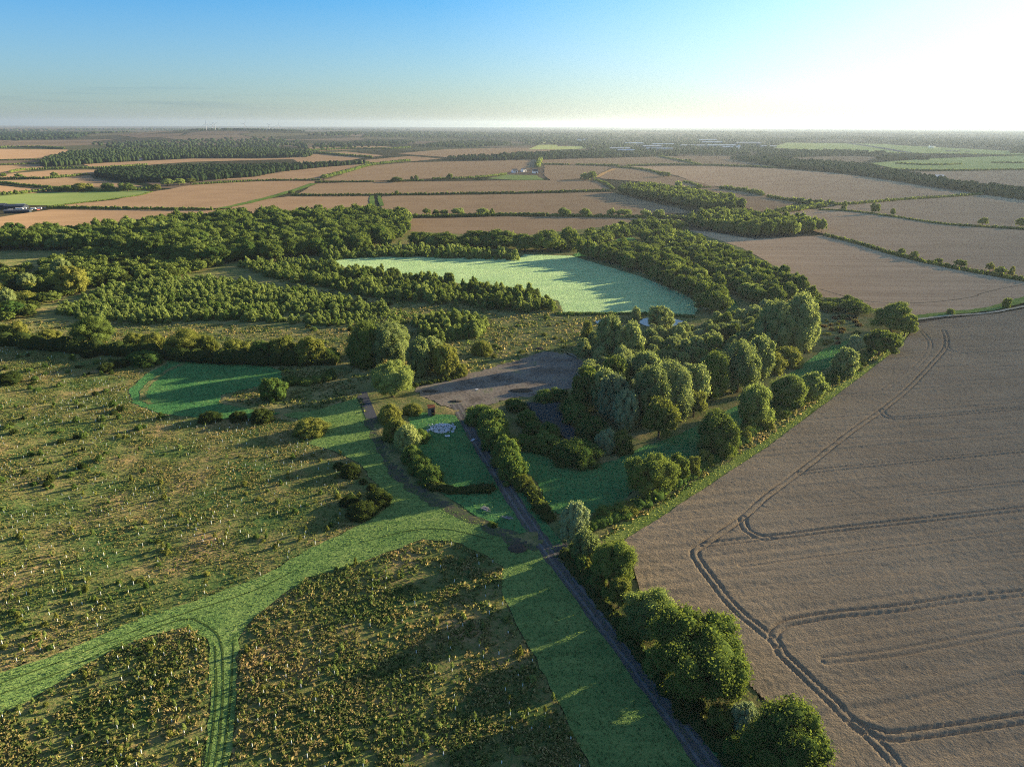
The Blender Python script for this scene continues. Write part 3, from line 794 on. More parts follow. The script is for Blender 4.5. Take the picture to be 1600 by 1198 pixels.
wheat_m = ground_mat('standing wheat', ev([(0.125, 0.100, 0.068), (0.225, 0.180, 0.120), (0.325, 0.262, 0.172)]), 35, 0.5, 0.45, 0.6, 1.6, (rang, 1.4, 0.25))
Fw = GP(F1)
Fw_near = Fw[:]
sheet('field soil', Fw, -0.10, mt['wheel'], 8.0, 0.3)
patch('wheat field', Fw, 0.42, h_wheat, wheat_m)

# ------------------------------------------------------------------ single trees and bushes, placed one by one
T = 'tree'
BR, WI, PO, BU, YO = 'broad', 'willow', 'poplar', 'bush', 'young'
B_, W_, S_, Y_, U_L, D_, O_ = 'leaf_broad', 'leaf_willow', 'leaf_silver', 'leaf_young', 'leaf_bush', 'leaf_dark', 'leaf_olive'
singles = [
 # the hedge along the foreground track, from far to near
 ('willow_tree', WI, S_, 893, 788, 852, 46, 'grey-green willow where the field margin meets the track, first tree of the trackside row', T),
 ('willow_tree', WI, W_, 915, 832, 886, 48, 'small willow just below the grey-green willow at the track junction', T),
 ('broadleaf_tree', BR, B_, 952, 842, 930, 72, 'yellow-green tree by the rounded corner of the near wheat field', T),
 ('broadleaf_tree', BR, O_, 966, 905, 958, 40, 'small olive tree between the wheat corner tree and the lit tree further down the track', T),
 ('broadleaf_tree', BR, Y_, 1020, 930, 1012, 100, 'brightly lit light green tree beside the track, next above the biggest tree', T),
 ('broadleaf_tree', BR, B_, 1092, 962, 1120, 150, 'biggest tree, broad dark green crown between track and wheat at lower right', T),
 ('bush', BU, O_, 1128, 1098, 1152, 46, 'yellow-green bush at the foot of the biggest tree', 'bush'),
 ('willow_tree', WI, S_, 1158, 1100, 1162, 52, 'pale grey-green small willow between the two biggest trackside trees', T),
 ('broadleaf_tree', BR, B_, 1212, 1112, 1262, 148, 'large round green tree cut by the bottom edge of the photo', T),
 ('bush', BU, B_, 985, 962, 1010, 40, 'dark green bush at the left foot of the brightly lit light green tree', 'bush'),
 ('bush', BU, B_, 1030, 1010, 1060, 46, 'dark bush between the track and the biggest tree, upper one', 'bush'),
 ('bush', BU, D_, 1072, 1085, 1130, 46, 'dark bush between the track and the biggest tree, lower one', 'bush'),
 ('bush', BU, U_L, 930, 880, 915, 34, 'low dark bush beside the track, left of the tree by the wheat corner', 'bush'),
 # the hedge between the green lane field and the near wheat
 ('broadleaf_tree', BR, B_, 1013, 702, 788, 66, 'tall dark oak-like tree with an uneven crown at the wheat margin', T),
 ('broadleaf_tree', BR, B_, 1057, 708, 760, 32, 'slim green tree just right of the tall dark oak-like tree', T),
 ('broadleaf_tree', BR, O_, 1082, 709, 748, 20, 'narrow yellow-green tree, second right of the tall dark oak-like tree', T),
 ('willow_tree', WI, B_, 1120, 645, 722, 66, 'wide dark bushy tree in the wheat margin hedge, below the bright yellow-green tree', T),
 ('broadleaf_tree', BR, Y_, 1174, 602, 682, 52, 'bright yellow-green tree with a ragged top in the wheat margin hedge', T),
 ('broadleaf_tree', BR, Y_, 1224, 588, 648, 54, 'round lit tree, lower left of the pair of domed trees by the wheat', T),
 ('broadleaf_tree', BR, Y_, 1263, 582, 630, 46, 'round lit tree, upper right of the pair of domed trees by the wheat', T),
 ('willow_tree', WI, W_, 1318, 546, 592, 36, 'grey-green tree in the wheat margin hedge above the pair of domed trees', T),
 ('willow_tree', WI, S_, 1330, 525, 560, 22, 'pale thin-topped tree in the wheat margin hedge beside the red-brown scrub', T),
 ('broadleaf_tree', BR, B_, 1372, 515, 560, 44, 'round green tree near the bend of the wheat margin', T),
 ('broadleaf_tree', BR, B_, 1390, 475, 524, 56, 'large tree on the bend where the grassy lane meets both wheat fields', T),
 ('broadleaf_tree', BR, B_, 1412, 492, 528, 26, 'smaller tree right of the large tree on the lane bend', T),
 ('broadleaf_tree', BR, B_, 1335, 470, 496, 44, 'dark tree at the end of the belt, left of the lane bend', T),
 ('broadleaf_tree', BR, B_, 1262, 444, 478, 18, 'dark upright tree at the edge of the striped wheat field', T),
 ('bush', BU, U_L, 1485, 481, 492, 10, 'lone round bush on the grassy lane between the wheat fields', 'bush'),
 ('bush', BU, U_L, 1572, 463, 482, 11, 'lone small tree-like bush on the lane at the right edge', 'bush'),
 ('bush', BU, U_L, 945, 790, 818, 30, 'dark bush by the field margin above the first trackside willow', 'bush'),
 ('bush', BU, B_, 968, 785, 812, 28, 'dark bush between the field margin bush and the tall dark oak-like tree', 'bush'),
 ('bush', BU, O_, 985, 785, 806, 26, 'olive bush at the foot of the tall dark oak-like tree', 'bush'),
 ('bush', BU, O_, 1100, 700, 730, 22, 'small yellow-lit bush right of the narrow yellow-green tree', 'bush'),
 ('bush', BU, O_, 1160, 670, 692, 26, 'low yellow bush at the foot of the bright yellow-green ragged tree', 'bush'),
 ('bush', BU, O_, 1195, 650, 672, 24, 'low lit bush between the ragged tree and the pair of domed trees', 'bush'),
 # willows round the dirt yard, left side
 ('willow_tree', WI, B_, 572, 507, 578, 56, 'dark shaded willow, left one of the group behind the bare yard', T),
 ('willow_tree', WI, W_, 610, 510, 578, 60, 'largest pale olive willow in the group behind the bare yard', T),
 ('willow_tree', WI, W_, 624, 508, 552, 34, 'willow top showing behind the largest pale olive willow', T),
 ('willow_tree', WI, W_, 657, 530, 592, 36, 'grey-green willow in the middle of the group behind the bare yard', T),
 ('willow_tree', WI, W_, 680, 530, 582, 34, 'willow standing behind the right end of the group by the bare yard', T),
 ('willow_tree', WI, O_, 697, 540, 592, 44, 'olive willow, right-hand end of the group behind the bare yard', T),
 ('bush', BU, O_, 717, 568, 590, 24, 'low olive bush at the right foot of the willow group by the yard', 'bush'),
 ('broadleaf_tree', BR, Y_, 614, 568, 628, 56, 'bright light green tree standing alone between concrete pad and bare yard', T),
 ('bush', BU, O_, 753, 531, 558, 27, 'round yellow-green bush standing alone in the tan grass behind the yard', 'bush'),
 # bushes left of the track
 ('bush', BU, O_, 611, 631, 664, 35, 'round olive bush, topmost of the row right of the dark dirt path', 'bush'),
 ('bush', BU, O_, 620, 653, 694, 40, 'olive bush, second from the top of the row right of the dark dirt path', 'bush'),
 ('willow_tree', WI, W_, 637, 665, 712, 37, 'pale topped bushy willow, third down the row right of the dark dirt path', T),
 ('bush', BU, U_L, 645, 696, 728, 32, 'dark bush below the pale topped bushy willow', 'bush'),
 ('bush', BU, U_L, 657, 712, 745, 34, 'dark bush halfway down the row right of the dark dirt path', 'bush'),
 ('bush', BU, U_L, 672, 727, 762, 34, 'round dark green bush at the lower end of the row by the dirt path', 'bush'),
 ('bush', BU, U_L, 660, 672, 694, 24, 'low dark bush left of the white rubble heap', 'bush'),
 ('bush', BU, O_, 646, 632, 650, 30, 'flat straw-coloured bush left of the rusty shed', 'bush'),
 # hedge right of the track, beside the reed bed
 ('bush', BU, U_L, 752, 631, 668, 42, 'bush at the top of the trackside row, by the bare yard', 'bush'),
 ('bush', BU, U_L, 770, 640, 690, 44, 'second bush down the trackside row left of the reed bed', 'bush'),
 ('bush', BU, U_L, 776, 658, 712, 42, 'third bush down the trackside row left of the reed bed', 'bush'),
 ('bush', BU, U_L, 788, 682, 734, 42, 'fourth bush down the trackside row left of the reed bed', 'bush'),
 ('bush', BU, U_L, 802, 702, 762, 42, 'lowest big round bush of the trackside row left of the reed bed', 'bush'),
 ('bush', BU, O_, 820, 742, 770, 26, 'rust-topped bush just above the clipped dark hedge block', 'bush'),
 ('bush', BU, U_L, 808, 624, 646, 30, 'bush on the left bank of the reed bed, by the yard', 'bush'),
 ('bush', BU, U_L, 822, 640, 668, 28, 'bush at the left edge of the reed bed', 'bush'),
 ('bush', BU, U_L, 832, 660, 684, 30, 'bush beside the narrow part of the reed bed', 'bush'),
 ('bush', BU, U_L, 858, 662, 690, 34, 'light green bush on the near bank of the reed bed', 'bush'),
 ('bush', BU, U_L, 820, 680, 706, 40, 'dark bush below the reed bed, left of the long clump', 'bush'),
 ('bush', BU, U_L, 850, 674, 710, 46, 'dark bush in the clump on the near side of the reed bed', 'bush'),
 ('bush', BU, U_L, 905, 686, 734, 62, 'large dark round bush between reed bed and lush grass', 'bush'),
 ('bush', BU, U_L, 880, 690, 724, 40, 'dark bush left of the large dark round bush', 'bush'),
 ('willow_tree', WI, S_, 947, 672, 714, 32, 'silvery small willow beside a yellow bush on the lush grass', T),
 ('bush', BU, O_, 972, 672, 714, 30, 'bright yellow-green bush beside a silvery small willow', 'bush'),
 ('bush', BU, U_L, 896, 618, 652, 40, 'dark green bush on the far right bank of the reed bed', 'bush'),
 ('bush', BU, U_L, 900, 632, 670, 40, 'round green bush right of the reed bed', 'bush'),
 ('bush', BU, U_L, 926, 652, 690, 48, 'dark low bush between reed bed and poplars', 'bush'),
 ('bush', BU, U_L, 850, 610, 632, 30, 'bush between the bare yard and the reed bed', 'bush'),
 ('bush', BU, U_L, 870, 608, 630, 28, 'tufted bush on the yard edge above the reed bed', 'bush'),
 # willows and poplars of the plantation, front and side
 ('poplar_tree', PO, O_, 916, 502, 545, 24, 'yellow-green upright tree at the left corner of the poplar stand', T),
 ('poplar_tree', WI, W_, 952, 495, 566, 40, 'tall pale poplar at the left end of the back row', T),
 ('poplar_tree', WI, W_, 984, 504, 566, 34, 'pale poplar second from the left in the back row', T),
 ('poplar_tree', WI, W_, 1005, 548, 612, 50, 'broad grey-green tree in the middle of the poplar stand', T),
 ('poplar_tree', WI, B_, 963, 560, 622, 42, 'dark grey-green tree in the second row of the poplar stand', T),
 ('poplar_tree', BR, B_, 914, 578, 646, 44, 'dark green tree at the left edge of the poplar stand by the yard', T),
 ('poplar_tree', WI, W_, 941, 578, 650, 42, 'pale topped tree beside the dark tree at the yard edge', T),
 ('willow_tree', WI, S_, 962, 590, 668, 50, 'silver-green willow at the front left of the poplar stand', T),
 ('willow_tree', WI, S_, 976, 614, 678, 38, 'palest silver willow at the front of the poplar stand', T),
 ('broadleaf_tree', BR, O_, 1028, 622, 694, 48, 'yellowish green tree at the front corner of the poplar stand', T),
 ('poplar_tree', WI, W_, 1018, 580, 668, 58, 'large grey-green tree behind the yellowish front corner tree', T),
 ('poplar_tree', WI, W_, 1046, 570, 660, 66, 'largest crown of the poplar stand, lobed and grey-green', T),
 ('poplar_tree', WI, W_, 1080, 570, 646, 48, 'lit grey-green crown right of the largest crown in the stand', T),
 ('broadleaf_tree', BR, O_, 1083, 606, 656, 38, 'olive bushy tree at the foot of the poplar stand', T),
 ('poplar_tree', WI, B_, 1110, 552, 630, 52, 'dark tall tree at the right front of the poplar stand', T),
 ('poplar_tree', WI, W_, 1150, 540, 620, 54, 'tall lit tree, second from the right on the front of the stand', T),
 ('poplar_tree', WI, W_, 1184, 526, 594, 46, 'tall lit tree at the right-hand end of the front row', T),
 ('willow_tree', WI, W_, 1242, 463, 552, 66, 'giant willow at the right rear of the poplar stand', T),
 ('willow_tree', WI, W_, 1206, 478, 556, 56, 'shaded large willow left of the giant willow', T),
 ('bush', BU, O_, 1228, 541, 576, 44, 'olive round bush below the giant willow', 'bush'),
 ('bush', BU, O_, 1203, 546, 586, 34, 'olive bush left of the round bush below the giant willow', 'bush'),
 ('willow_tree', WI, W_, 1033, 480, 516, 40, 'round domed willow standing in front of the pond', T),
 ('bush', BU, W_, 992, 479, 500, 14, 'narrow bush on the pond bank at the meadow edge', 'bush'),
 ('broadleaf_tree', BR, B_, 1112, 450, 494, 46, 'round dark tree at the near end of the inner belt', T),
 # left side
 ('broadleaf_tree', BR, B_, 150, 496, 545, 54, 'big round tree rising from the long hedge on the left', T),
 ('willow_tree', WI, O_, 116, 418, 462, 46, 'large sunlit yellow-green tree in the dark scrub at left', T),
 ('willow_tree', WI, W_, 100, 404, 440, 30, 'lit tree top behind the large sunlit tree at left', T),
 ('willow_tree', WI, W_, 45, 428, 455, 26, 'small pale tree in the dark scrub near the left edge', T),
 ('broadleaf_tree', BR, O_, 40, 455, 478, 34, 'rust and olive tree in the scrub at the left edge', T),
 ('broadleaf_tree', BR, W_, 14, 450, 486, 30, 'olive tree at the very left edge above the long hedge', T),
 ('broadleaf_tree', BR, U_L, 18, 470, 500, 44, 'dull green tree below the olive tree at the left edge', T),
 ('bush', BU, O_, 10, 504, 530, 22, 'pale round bush at the left end of the long hedge', 'bush'),
 ('bush', BU, O_, 33, 501, 530, 24, 'pale round bush second from the left end of the long hedge', 'bush'),
 ('bush', BU, O_, 80, 514, 534, 30, 'brownish bush on top of the long hedge left of the big round tree', 'bush'),
 ('bush', BU, O_, 210, 520, 545, 34, 'light topped bush in the long hedge right of the big round tree', 'bush'),
 ('bush', BU, O_, 240, 520, 550, 36, 'light topped bush in the long hedge, second right of the big round tree', 'bush'),
 ('bush', BU, O_, 290, 517, 562, 58, 'broad lit bush in the middle of the long hedge', 'bush'),
 ('bush', BU, O_, 328, 521, 558, 24, 'small lit bush right of the broad lit bush in the long hedge', 'bush'),
 ('bush', BU, O_, 370, 528, 564, 40, 'lit bush in the right part of the long hedge', 'bush'),
 ('bush', BU, U_L, 412, 531, 568, 38, 'rounded bush left of the two lit domes at the right of the long hedge', 'bush'),
 ('bush', BU, O_, 447, 526, 570, 40, 'left one of two lit domes at the right end of the long hedge', 'bush'),
 ('bush', BU, O_, 487, 525, 572, 46, 'right one of two lit domes at the right end of the long hedge', 'bush'),
 ('bush', BU, U_L, 512, 545, 570, 34, 'dark bush ending the long hedge on the right', 'bush'),
 ('willow_tree', WI, U_L, 427, 590, 630, 42, 'bushy dull green willow on the mown grass at left centre', T),
 ('bush', BU, D_, 410, 638, 662, 32, 'dark bush on the edge of planting and mown strip', 'bush'),
 ('bush', BU, O_, 486, 657, 684, 46, 'brown spreading bush beside the mown way', 'bush'),
 ('bush', BU, D_, 550, 724, 748, 30, 'dark gorse-like bush, upper one at the tip of the planting', 'bush'),
 ('bush', BU, D_, 529, 722, 734, 14, 'smallest dark bush left of the upper gorse-like bush', 'bush'),
 ('bush', BU, D_, 568, 748, 758, 12, 'tiny dark bush on the edge of the mown way, upper', 'bush'),
 ('bush', BU, D_, 581, 756, 768, 14, 'tiny dark bush on the edge of the mown way, lower', 'bush'),
 ('bush', BU, D_, 590, 768, 796, 36, 'dark bush reaching into the mown way', 'bush'),
 ('bush', BU, D_, 547, 776, 794, 28, 'dark low bush left of the bush reaching into the mown way', 'bush'),
 ('bush', BU, D_, 566, 788, 814, 42, 'lowest wide dark bush at the tip of the planting', 'bush'),
 ('bush', BU, D_, 16, 586, 602, 34, 'dark bush at the left edge of the planting', 'bush'),
 ('bush', BU, D_, 140, 548, 560, 22, 'dark bush just below the big round hedge tree', 'bush'),
 ('bush', BU, D_, 168, 566, 582, 20, 'olive dark bush in the upper planting', 'bush'),
 ('bush', BU, U_L, 232, 556, 574, 40, 'dark bush beside the corner of the mown field, right one', 'bush'),
 ('bush', BU, U_L, 215, 552, 568, 30, 'dark bush beside the corner of the mown field, left one', 'bush'),
 ('bush', BU, D_, 190, 562, 575, 22, 'dark bush left of the mown field corner', 'bush'),
 ('bush', BU, D_, 330, 648, 662, 30, 'rusty low bush on the lower edge of the mown field', 'bush'),
 ('bush', BU, D_, 372, 646, 660, 26, 'dark low bush on the lower edge of the mown field', 'bush'),
 # hedgerow trees of the middle distance
 ('broadleaf_tree', BR, B_, 820, 368, 396, 40, 'dark tree at the back of the meadow, middle', T),
 ('broadleaf_tree', BR, B_, 856, 360, 397, 42, 'round dark tree at the back of the meadow, right of middle', T),
 ('broadleaf_tree', BR, B_, 890, 356, 392, 36, 'round dark tree at the back corner of the meadow', T),
 ('broadleaf_tree', BR, B_, 745, 360, 384, 46, 'dark tree behind the meadow in front of the red-brown stubble', T),
 ('broadleaf_tree', BR, B_, 780, 357, 386, 44, 'spreading tree behind the meadow, right of the stubble gap', T),
 ('broadleaf_tree', BR, B_, 655, 360, 388, 30, 'dark tree at the right foot of the big wood', T),
 ('broadleaf_tree', BR, B_, 690, 362, 388, 36, 'dark low tree between the big wood and the stubble', T),
 ('hedgerow_tree', BR, B_, 667, 326, 336, 11, 'first small tree of the straight hedge below the wheat, from the wood', T),
 ('hedgerow_tree', BR, B_, 681, 327, 337, 10, 'second small tree of the straight hedge, from the wood', T),
 ('hedgerow_tree', BR, B_, 694, 328, 337, 12, 'third small tree of the straight hedge, dark', T),
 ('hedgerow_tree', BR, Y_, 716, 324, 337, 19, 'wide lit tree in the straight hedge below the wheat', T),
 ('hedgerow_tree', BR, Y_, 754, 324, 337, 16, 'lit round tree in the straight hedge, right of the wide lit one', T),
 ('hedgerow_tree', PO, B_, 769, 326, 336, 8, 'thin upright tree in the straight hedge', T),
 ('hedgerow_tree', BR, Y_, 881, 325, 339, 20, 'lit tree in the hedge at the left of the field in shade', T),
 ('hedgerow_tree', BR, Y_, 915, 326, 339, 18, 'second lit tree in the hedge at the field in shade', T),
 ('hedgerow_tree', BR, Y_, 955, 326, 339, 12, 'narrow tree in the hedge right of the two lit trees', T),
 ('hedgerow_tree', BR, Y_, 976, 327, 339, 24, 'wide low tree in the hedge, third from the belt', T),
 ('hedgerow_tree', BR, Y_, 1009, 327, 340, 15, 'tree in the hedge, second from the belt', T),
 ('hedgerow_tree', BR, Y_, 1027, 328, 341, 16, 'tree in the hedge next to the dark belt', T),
 ('hedgerow_tree', BR, B_, 1366, 316, 335, 13, 'tall lone tree in the thin hedge between the pale right-hand fields', T),
 ('hedgerow_tree', BR, B_, 1394, 326, 338, 7, 'small upright lone tree right of the tall lone one', T),
 ('hedgerow_tree', BR, B_, 1534, 339, 353, 13, 'round lone tree in the thin hedge far right', T),
 ('hedgerow_tree', BR, B_, 1594, 340, 356, 14, 'lone tree at the right edge of the thin hedge', T),
 ('hedgerow_tree', PO, B_, 1318, 313, 330, 9, 'lone tree with a bushy foot beside the pale lane', T),
 ('hedgerow_tree', BR, B_, 1407, 387, 400, 10, 'first small round tree on the hedge above the striped field', T),
 ('hedgerow_tree', BR, B_, 1427, 392, 406, 11, 'second small round tree on the hedge above the striped field', T),
 ('hedgerow_tree', BR, B_, 1464, 403, 412, 12, 'third small tree on the hedge above the striped field', T),
 ('hedgerow_tree', BR, B_, 1501, 405, 419, 16, 'widest round tree on the hedge above the striped field', T),
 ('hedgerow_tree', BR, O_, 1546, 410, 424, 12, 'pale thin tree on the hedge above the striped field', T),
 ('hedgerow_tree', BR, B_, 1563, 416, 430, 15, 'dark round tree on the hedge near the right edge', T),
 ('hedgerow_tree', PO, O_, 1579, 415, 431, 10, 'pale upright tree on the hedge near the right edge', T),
 ('hedgerow_tree', BR, Y_, 1059, 283, 298, 11, 'lone lit tree standing in the field beyond the dark belt', T),
 ('hedgerow_tree', BR, B_, 620, 298, 306, 6, 'tiny lone tree on the long hedge above the wood', T),
 ('hedgerow_tree', BR, B_, 702, 271, 281, 9, 'lone tree on the hedge of the big reddish field', T),
 ('hedgerow_tree', PO, B_, 644, 274, 283, 6, 'upright tree of a pair in the middle of the far stubble', T),
 ('hedgerow_tree', BR, B_, 651, 274, 283, 7, 'forked tree of a pair in the middle of the far stubble', T),
 ('hedgerow_tree', BR, B_, 621, 278, 285, 16, 'low dark clump of trees on the far stubble hedge', T),
 ('hedgerow_tree', BR, Y_, 506, 272, 281, 11, 'lit round tree at the corner of two far hedges', T),
 ('hedgerow_tree', BR, Y_, 455, 297, 304, 8, 'round tree beside the green lane in the far wheat', T),
 ('hedgerow_tree', BR, Y_, 914, 270, 282, 14, 'left lit tree of the clump beside the orange stubble strip', T),
 ('hedgerow_tree', BR, B_, 925, 267, 282, 14, 'right darker tree of the clump beside the orange stubble strip', T),
 ('hedgerow_tree', BR, B_, 1037, 273, 277, 16, 'low tree clump at a hedge corner in the far fields', T),
 ('hedgerow_tree', BR, B_, 1072, 248, 253, 5, 'left one of two tiny trees in the furthest brown field', T),
 ('hedgerow_tree', BR, B_, 1078, 248, 253, 5, 'right one of two tiny trees in the furthest brown field', T),
 ('hedgerow_tree', BR, B_, 30, 271, 278, 11, 'dark lone tree in the far left tan strip, left one', T),
 ('hedgerow_tree', BR, B_, 85, 269, 277, 9, 'dark lone tree in the far left tan strip, right one', T),
 ('hedgerow_tree', BR, B_, 5, 270, 278, 10, 'dark tree at the left edge of the far tan strip', T),
 ('hedgerow_tree', BR, B_, 25, 296, 305, 6, 'lone tree on the small field above the green field', T),
 ('hedgerow_tree', BR, O_, 127, 286, 300, 22, 'olive tree in the line above the green field, left one', T),
 ('hedgerow_tree', BR, B_, 171, 285, 299, 18, 'dark round tree in the line above the green field, middle', T),
 ('hedgerow_tree', BR, B_, 200, 286, 299, 20, 'dark tree in the line above the green field, right one', T),
 ('hedgerow_tree', BR, O_, 140, 287, 299, 14, 'second olive tree in the line above the green field', T),
 ('hedgerow_tree', BR, B_, 105, 290, 299, 18, 'low dark tree left of the olive trees above the green field', T),
 ('hedgerow_tree', BR, Y_, 262, 280, 291, 18, 'lit tree at the left corner of the far tan field, first', T),
 ('hedgerow_tree', BR, Y_, 280, 279, 290, 16, 'lit tree at the left corner of the far tan field, second', T),
 ('hedgerow_tree', BR, O_, 298, 278, 288, 16, 'olive tree at the left corner of the far tan field, third', T),
 ('hedgerow_tree', BR, O_, 245, 288, 298, 16, 'pale tree at the tip of the green field', T),
]
for n_, k_, l_, px, tp, bs, wd, lab, cat in singles:
    at(n_, k_, l_, px, tp, bs, wd * (1.22 if k_ == BU else 1.0 if bs > 840 else 1.12), lab, cat)

# ------------------------------------------------------------------ woods, belts and plantations
wood([(-140, 402), (-140, 384), (0, 378), (150, 371), (230, 361), (300, 352), (430, 345), (560, 342), (625, 345), (638, 356), (635, 368), (610, 388), (500, 402), (430, 410), (340, 416), (280, 413), (210, 402), (100, 394), (0, 394)], 12.5,
     [('woodland_tree', BR, B_, 8), ('woodland_tree', BR, U_L, 1.2), ('woodland_tree', BR, Y_, 0.8)], (13, 21), (12, 20), 'dense rounded tree of the big dark wood left of the meadow', 'trees of the big wood', 5)
wood([(60, 418), (140, 398), (280, 402), (360, 412), (330, 420), (290, 432), (250, 444), (180, 448), (120, 455), (60, 445)], 9, [('woodland_tree', BR, B_, 3), ('woodland_tree', BR, D_, 1)], (8, 13), (6, 10), 'shaded low tree in the hollow between big wood and young plantation', 'trees in the shaded hollow', 6)
wood([(-120, 440), (0, 425), (60, 418), (60, 445), (110, 462), (70, 478), (60, 500), (0, 505), (-120, 510)], 10, [('woodland_tree', BR, D_, 2), ('woodland_tree', BR, B_, 2), ('woodland_tree', BR, O_, 0.8)], (7, 12), (5, 9), 'scrubby tree in the dark thicket at the left edge', 'thicket at the left edge', 7, keep=0.8)
for k, (P, lab, grp, hr) in enumerate([
    ([(962, 302), (1010, 299), (1080, 309), (1145, 321), (1162, 331), (1110, 332), (1060, 323), (1000, 311)], 'dark tree of the far belt between the shaded field and the lane', 'trees of the far belt', (13, 19)),
    ([(1072, 356), (1090, 346), (1130, 341), (1200, 349), (1260, 356), (1286, 363), (1240, 370), (1180, 373), (1110, 362)], 'dark tree of the blunt belt above the striped wheat field', 'trees of the blunt belt', (12, 18)),
    ([(895, 399), (920, 386), (960, 386), (1000, 401), (1060, 422), (1130, 457), (1140, 480), (1105, 490), (1082, 472), (1000, 430)], 'round tree of the inner belt along the meadow side of the green lane', 'trees of the inner belt', (12, 17)),
    ([(985, 384), (1000, 373), (1060, 376), (1120, 396), (1180, 421), (1230, 446), (1262, 468), (1215, 482), (1170, 473), (1152, 462), (1085, 424), (1012, 397)], 'round tree of the outer belt between green lane and striped wheat', 'trees of the outer belt', (10, 15)),
    ([(640, 388), (665, 380), (760, 380), (830, 388), (895, 390), (910, 374), (990, 354), (1060, 354), (1072, 360), (1000, 368), (960, 386), (900, 396), (800, 390)], 'tree of the dark line behind the meadow', 'tree line behind the meadow', (7, 12)),
    ([(1262, 470), (1345, 482), (1345, 494), (1300, 490), (1255, 482)], 'low tree at the tip of the outer belt by the striped wheat', 'trees at the belt tip', (5, 8))]):
    wood(P, 9.5 if k < 4 else 9, [('broadleaf_tree', BR, B_, 5), ('broadleaf_tree', BR, U_L, 2), ('broadleaf_tree', BR, Y_, 0.7)], (9, 14), hr, lab, grp, 20 + k)
# poplar stand in rows
wood([(925, 540), (960, 535), (1000, 535), (1060, 530), (1130, 505), (1180, 492), (1215, 490), (1225, 530), (1190, 560), (1150, 580), (1100, 600), (1050, 615), (1000, 625), (950, 625), (915, 590), (905, 550)], 7.4,
     [('poplar_tree', WI, W_, 4), ('poplar_tree', PO, W_, 2), ('poplar_tree', WI, B_, 1.5), ('poplar_tree', PO, S_, 1)], (7, 10.5), (6.5, 11.5), 'grey-green poplar inside the plantation right of the yard', 'poplars inside the stand', 33, 0.3, 0.6, 0.9)
PLANT = [('young_tree', YO, Y_, 5), ('young_tree', YO, U_L, 1.5), ('young_tree', BU, Y_, 2)]
wood([(85, 492), (170, 452), (215, 440), (270, 434), (340, 440), (400, 448), (500, 462), (590, 482), (640, 496), (635, 512), (560, 514), (430, 505), (330, 502), (230, 508), (150, 505)], 4.1, PLANT, (2.9, 4.8), (3.2, 5.8), 'young bright green tree of the densest plantation left of centre', 'young trees of the large plantation', 40, 0.3, 0.9, 0.95, 0.22)
wood([(495, 398), (560, 394), (640, 393), (720, 394), (812, 402), (806, 408), (700, 404), (600, 402), (505, 408)], 5, PLANT, (3.5, 5.5), (4.5, 7.5), 'young tree in the strip behind the meadow', 'young trees behind the meadow', 41, 0.3, 0.9, 0.95, 0.2)
wood([(375, 418), (440, 408), (520, 420), (650, 437), (780, 457), (868, 476), (872, 488), (820, 490), (740, 482), (650, 474), (560, 464), (500, 450), (420, 434)], 4.6, PLANT[:2] + [('young_tree', BR, B_, 2)], (3.6, 6), (4.5, 8), 'young tree in the strip in front of the meadow', 'young trees in front of the meadow', 42, 0.3, 0.9, 0.95, 0.24)
wood([(645, 508), (700, 494), (762, 512), (757, 528), (722, 542), (655, 535)], 4.6, PLANT[:2], (3.6, 5.6), (5, 8), 'young tree of the small block right of the large plantation', 'young trees of the small block', 43, 0.3, 0.9, 0.9, 0.25)
# scattered scrub on the rough grass and in the planting
rs = np.random.default_rng(50)
def strew(px_poly, n, name, kinds, wr, hr, label, cat, group, seed):
    rng = np.random.default_rng(seed)
    P = np.asarray(px_poly, float); lo, hi = P.min(0), P.max(0)
    k = 0
    while k < n:
        q = rng.uniform(lo, hi)
        if not inside(np.array([q[0]]), np.array([q[1]]), P)[0]: continue
        X, Y = G(*q); kd, lf = kinds[rng.integers(len(kinds))]
        if any(inside(np.array([X]), np.array([Y]), Q)[0] for Q in FLATS): continue
        W = rng.uniform(*wr)
        plant(name, kd, lf, X, Y, W, rng.uniform(*hr), label, cat, group); k += 1
R1px = [(0, 548), (240, 566), (200, 620), (330, 660), (500, 676), (560, 735), (600, 790), (480, 855), (300, 935), (0, 1045)]
strew(R1px, 150, 'sapling_bush', [(YO, Y_), (BU, O_), (YO, O_), (BU, U_L)], (0.8, 2.0), (0.9, 2.2), 'small yellow-green self-sown bush in the large left planting', 'bush', 'small bushes in the left planting', 51)
strew([(0, 550), (240, 566), (200, 620), (260, 650), (120, 760), (0, 760)], 60, 'sapling_bush', [(BU, D_), (BU, U_L), (YO, U_L)], (1.8, 3.8), (1.2, 2.8), 'dark scrub bush in the upper left of the planting', 'bush', 'dark scrub in the upper planting', 52)
strew([(374, 1000), (481, 905), (660, 845), (785, 886), (818, 1001), (923, 1198), (356, 1198)], 55, 'sapling_bush', [(YO, Y_), (BU, Y_), (YO, O_)], (0.7, 1.8), (1.0, 2.4), 'small yellow-green bush in the middle planting at the bottom', 'bush', 'small bushes in the middle planting', 53)
strew([(0, 1120), (220, 1000), (320, 1000), (325, 1150), (308, 1198), (0, 1198)], 26, 'sapling_bush', [(YO, Y_), (BU, O_), (YO, O_)], (0.7, 1.6), (1.0, 2.2), 'small yellow-green bush in the bottom left planting', 'bush', 'small bushes in the bottom left planting', 54)
strew([(720, 480), (880, 490), (900, 545), (760, 570), (720, 560)], 22, 'sapling_bush', [(BU, U_L), (BU, O_)], (1.8, 4), (1.2, 2.6), 'low bush on the tan grass behind the yard', 'bush', 'bushes on the tan grass', 55)
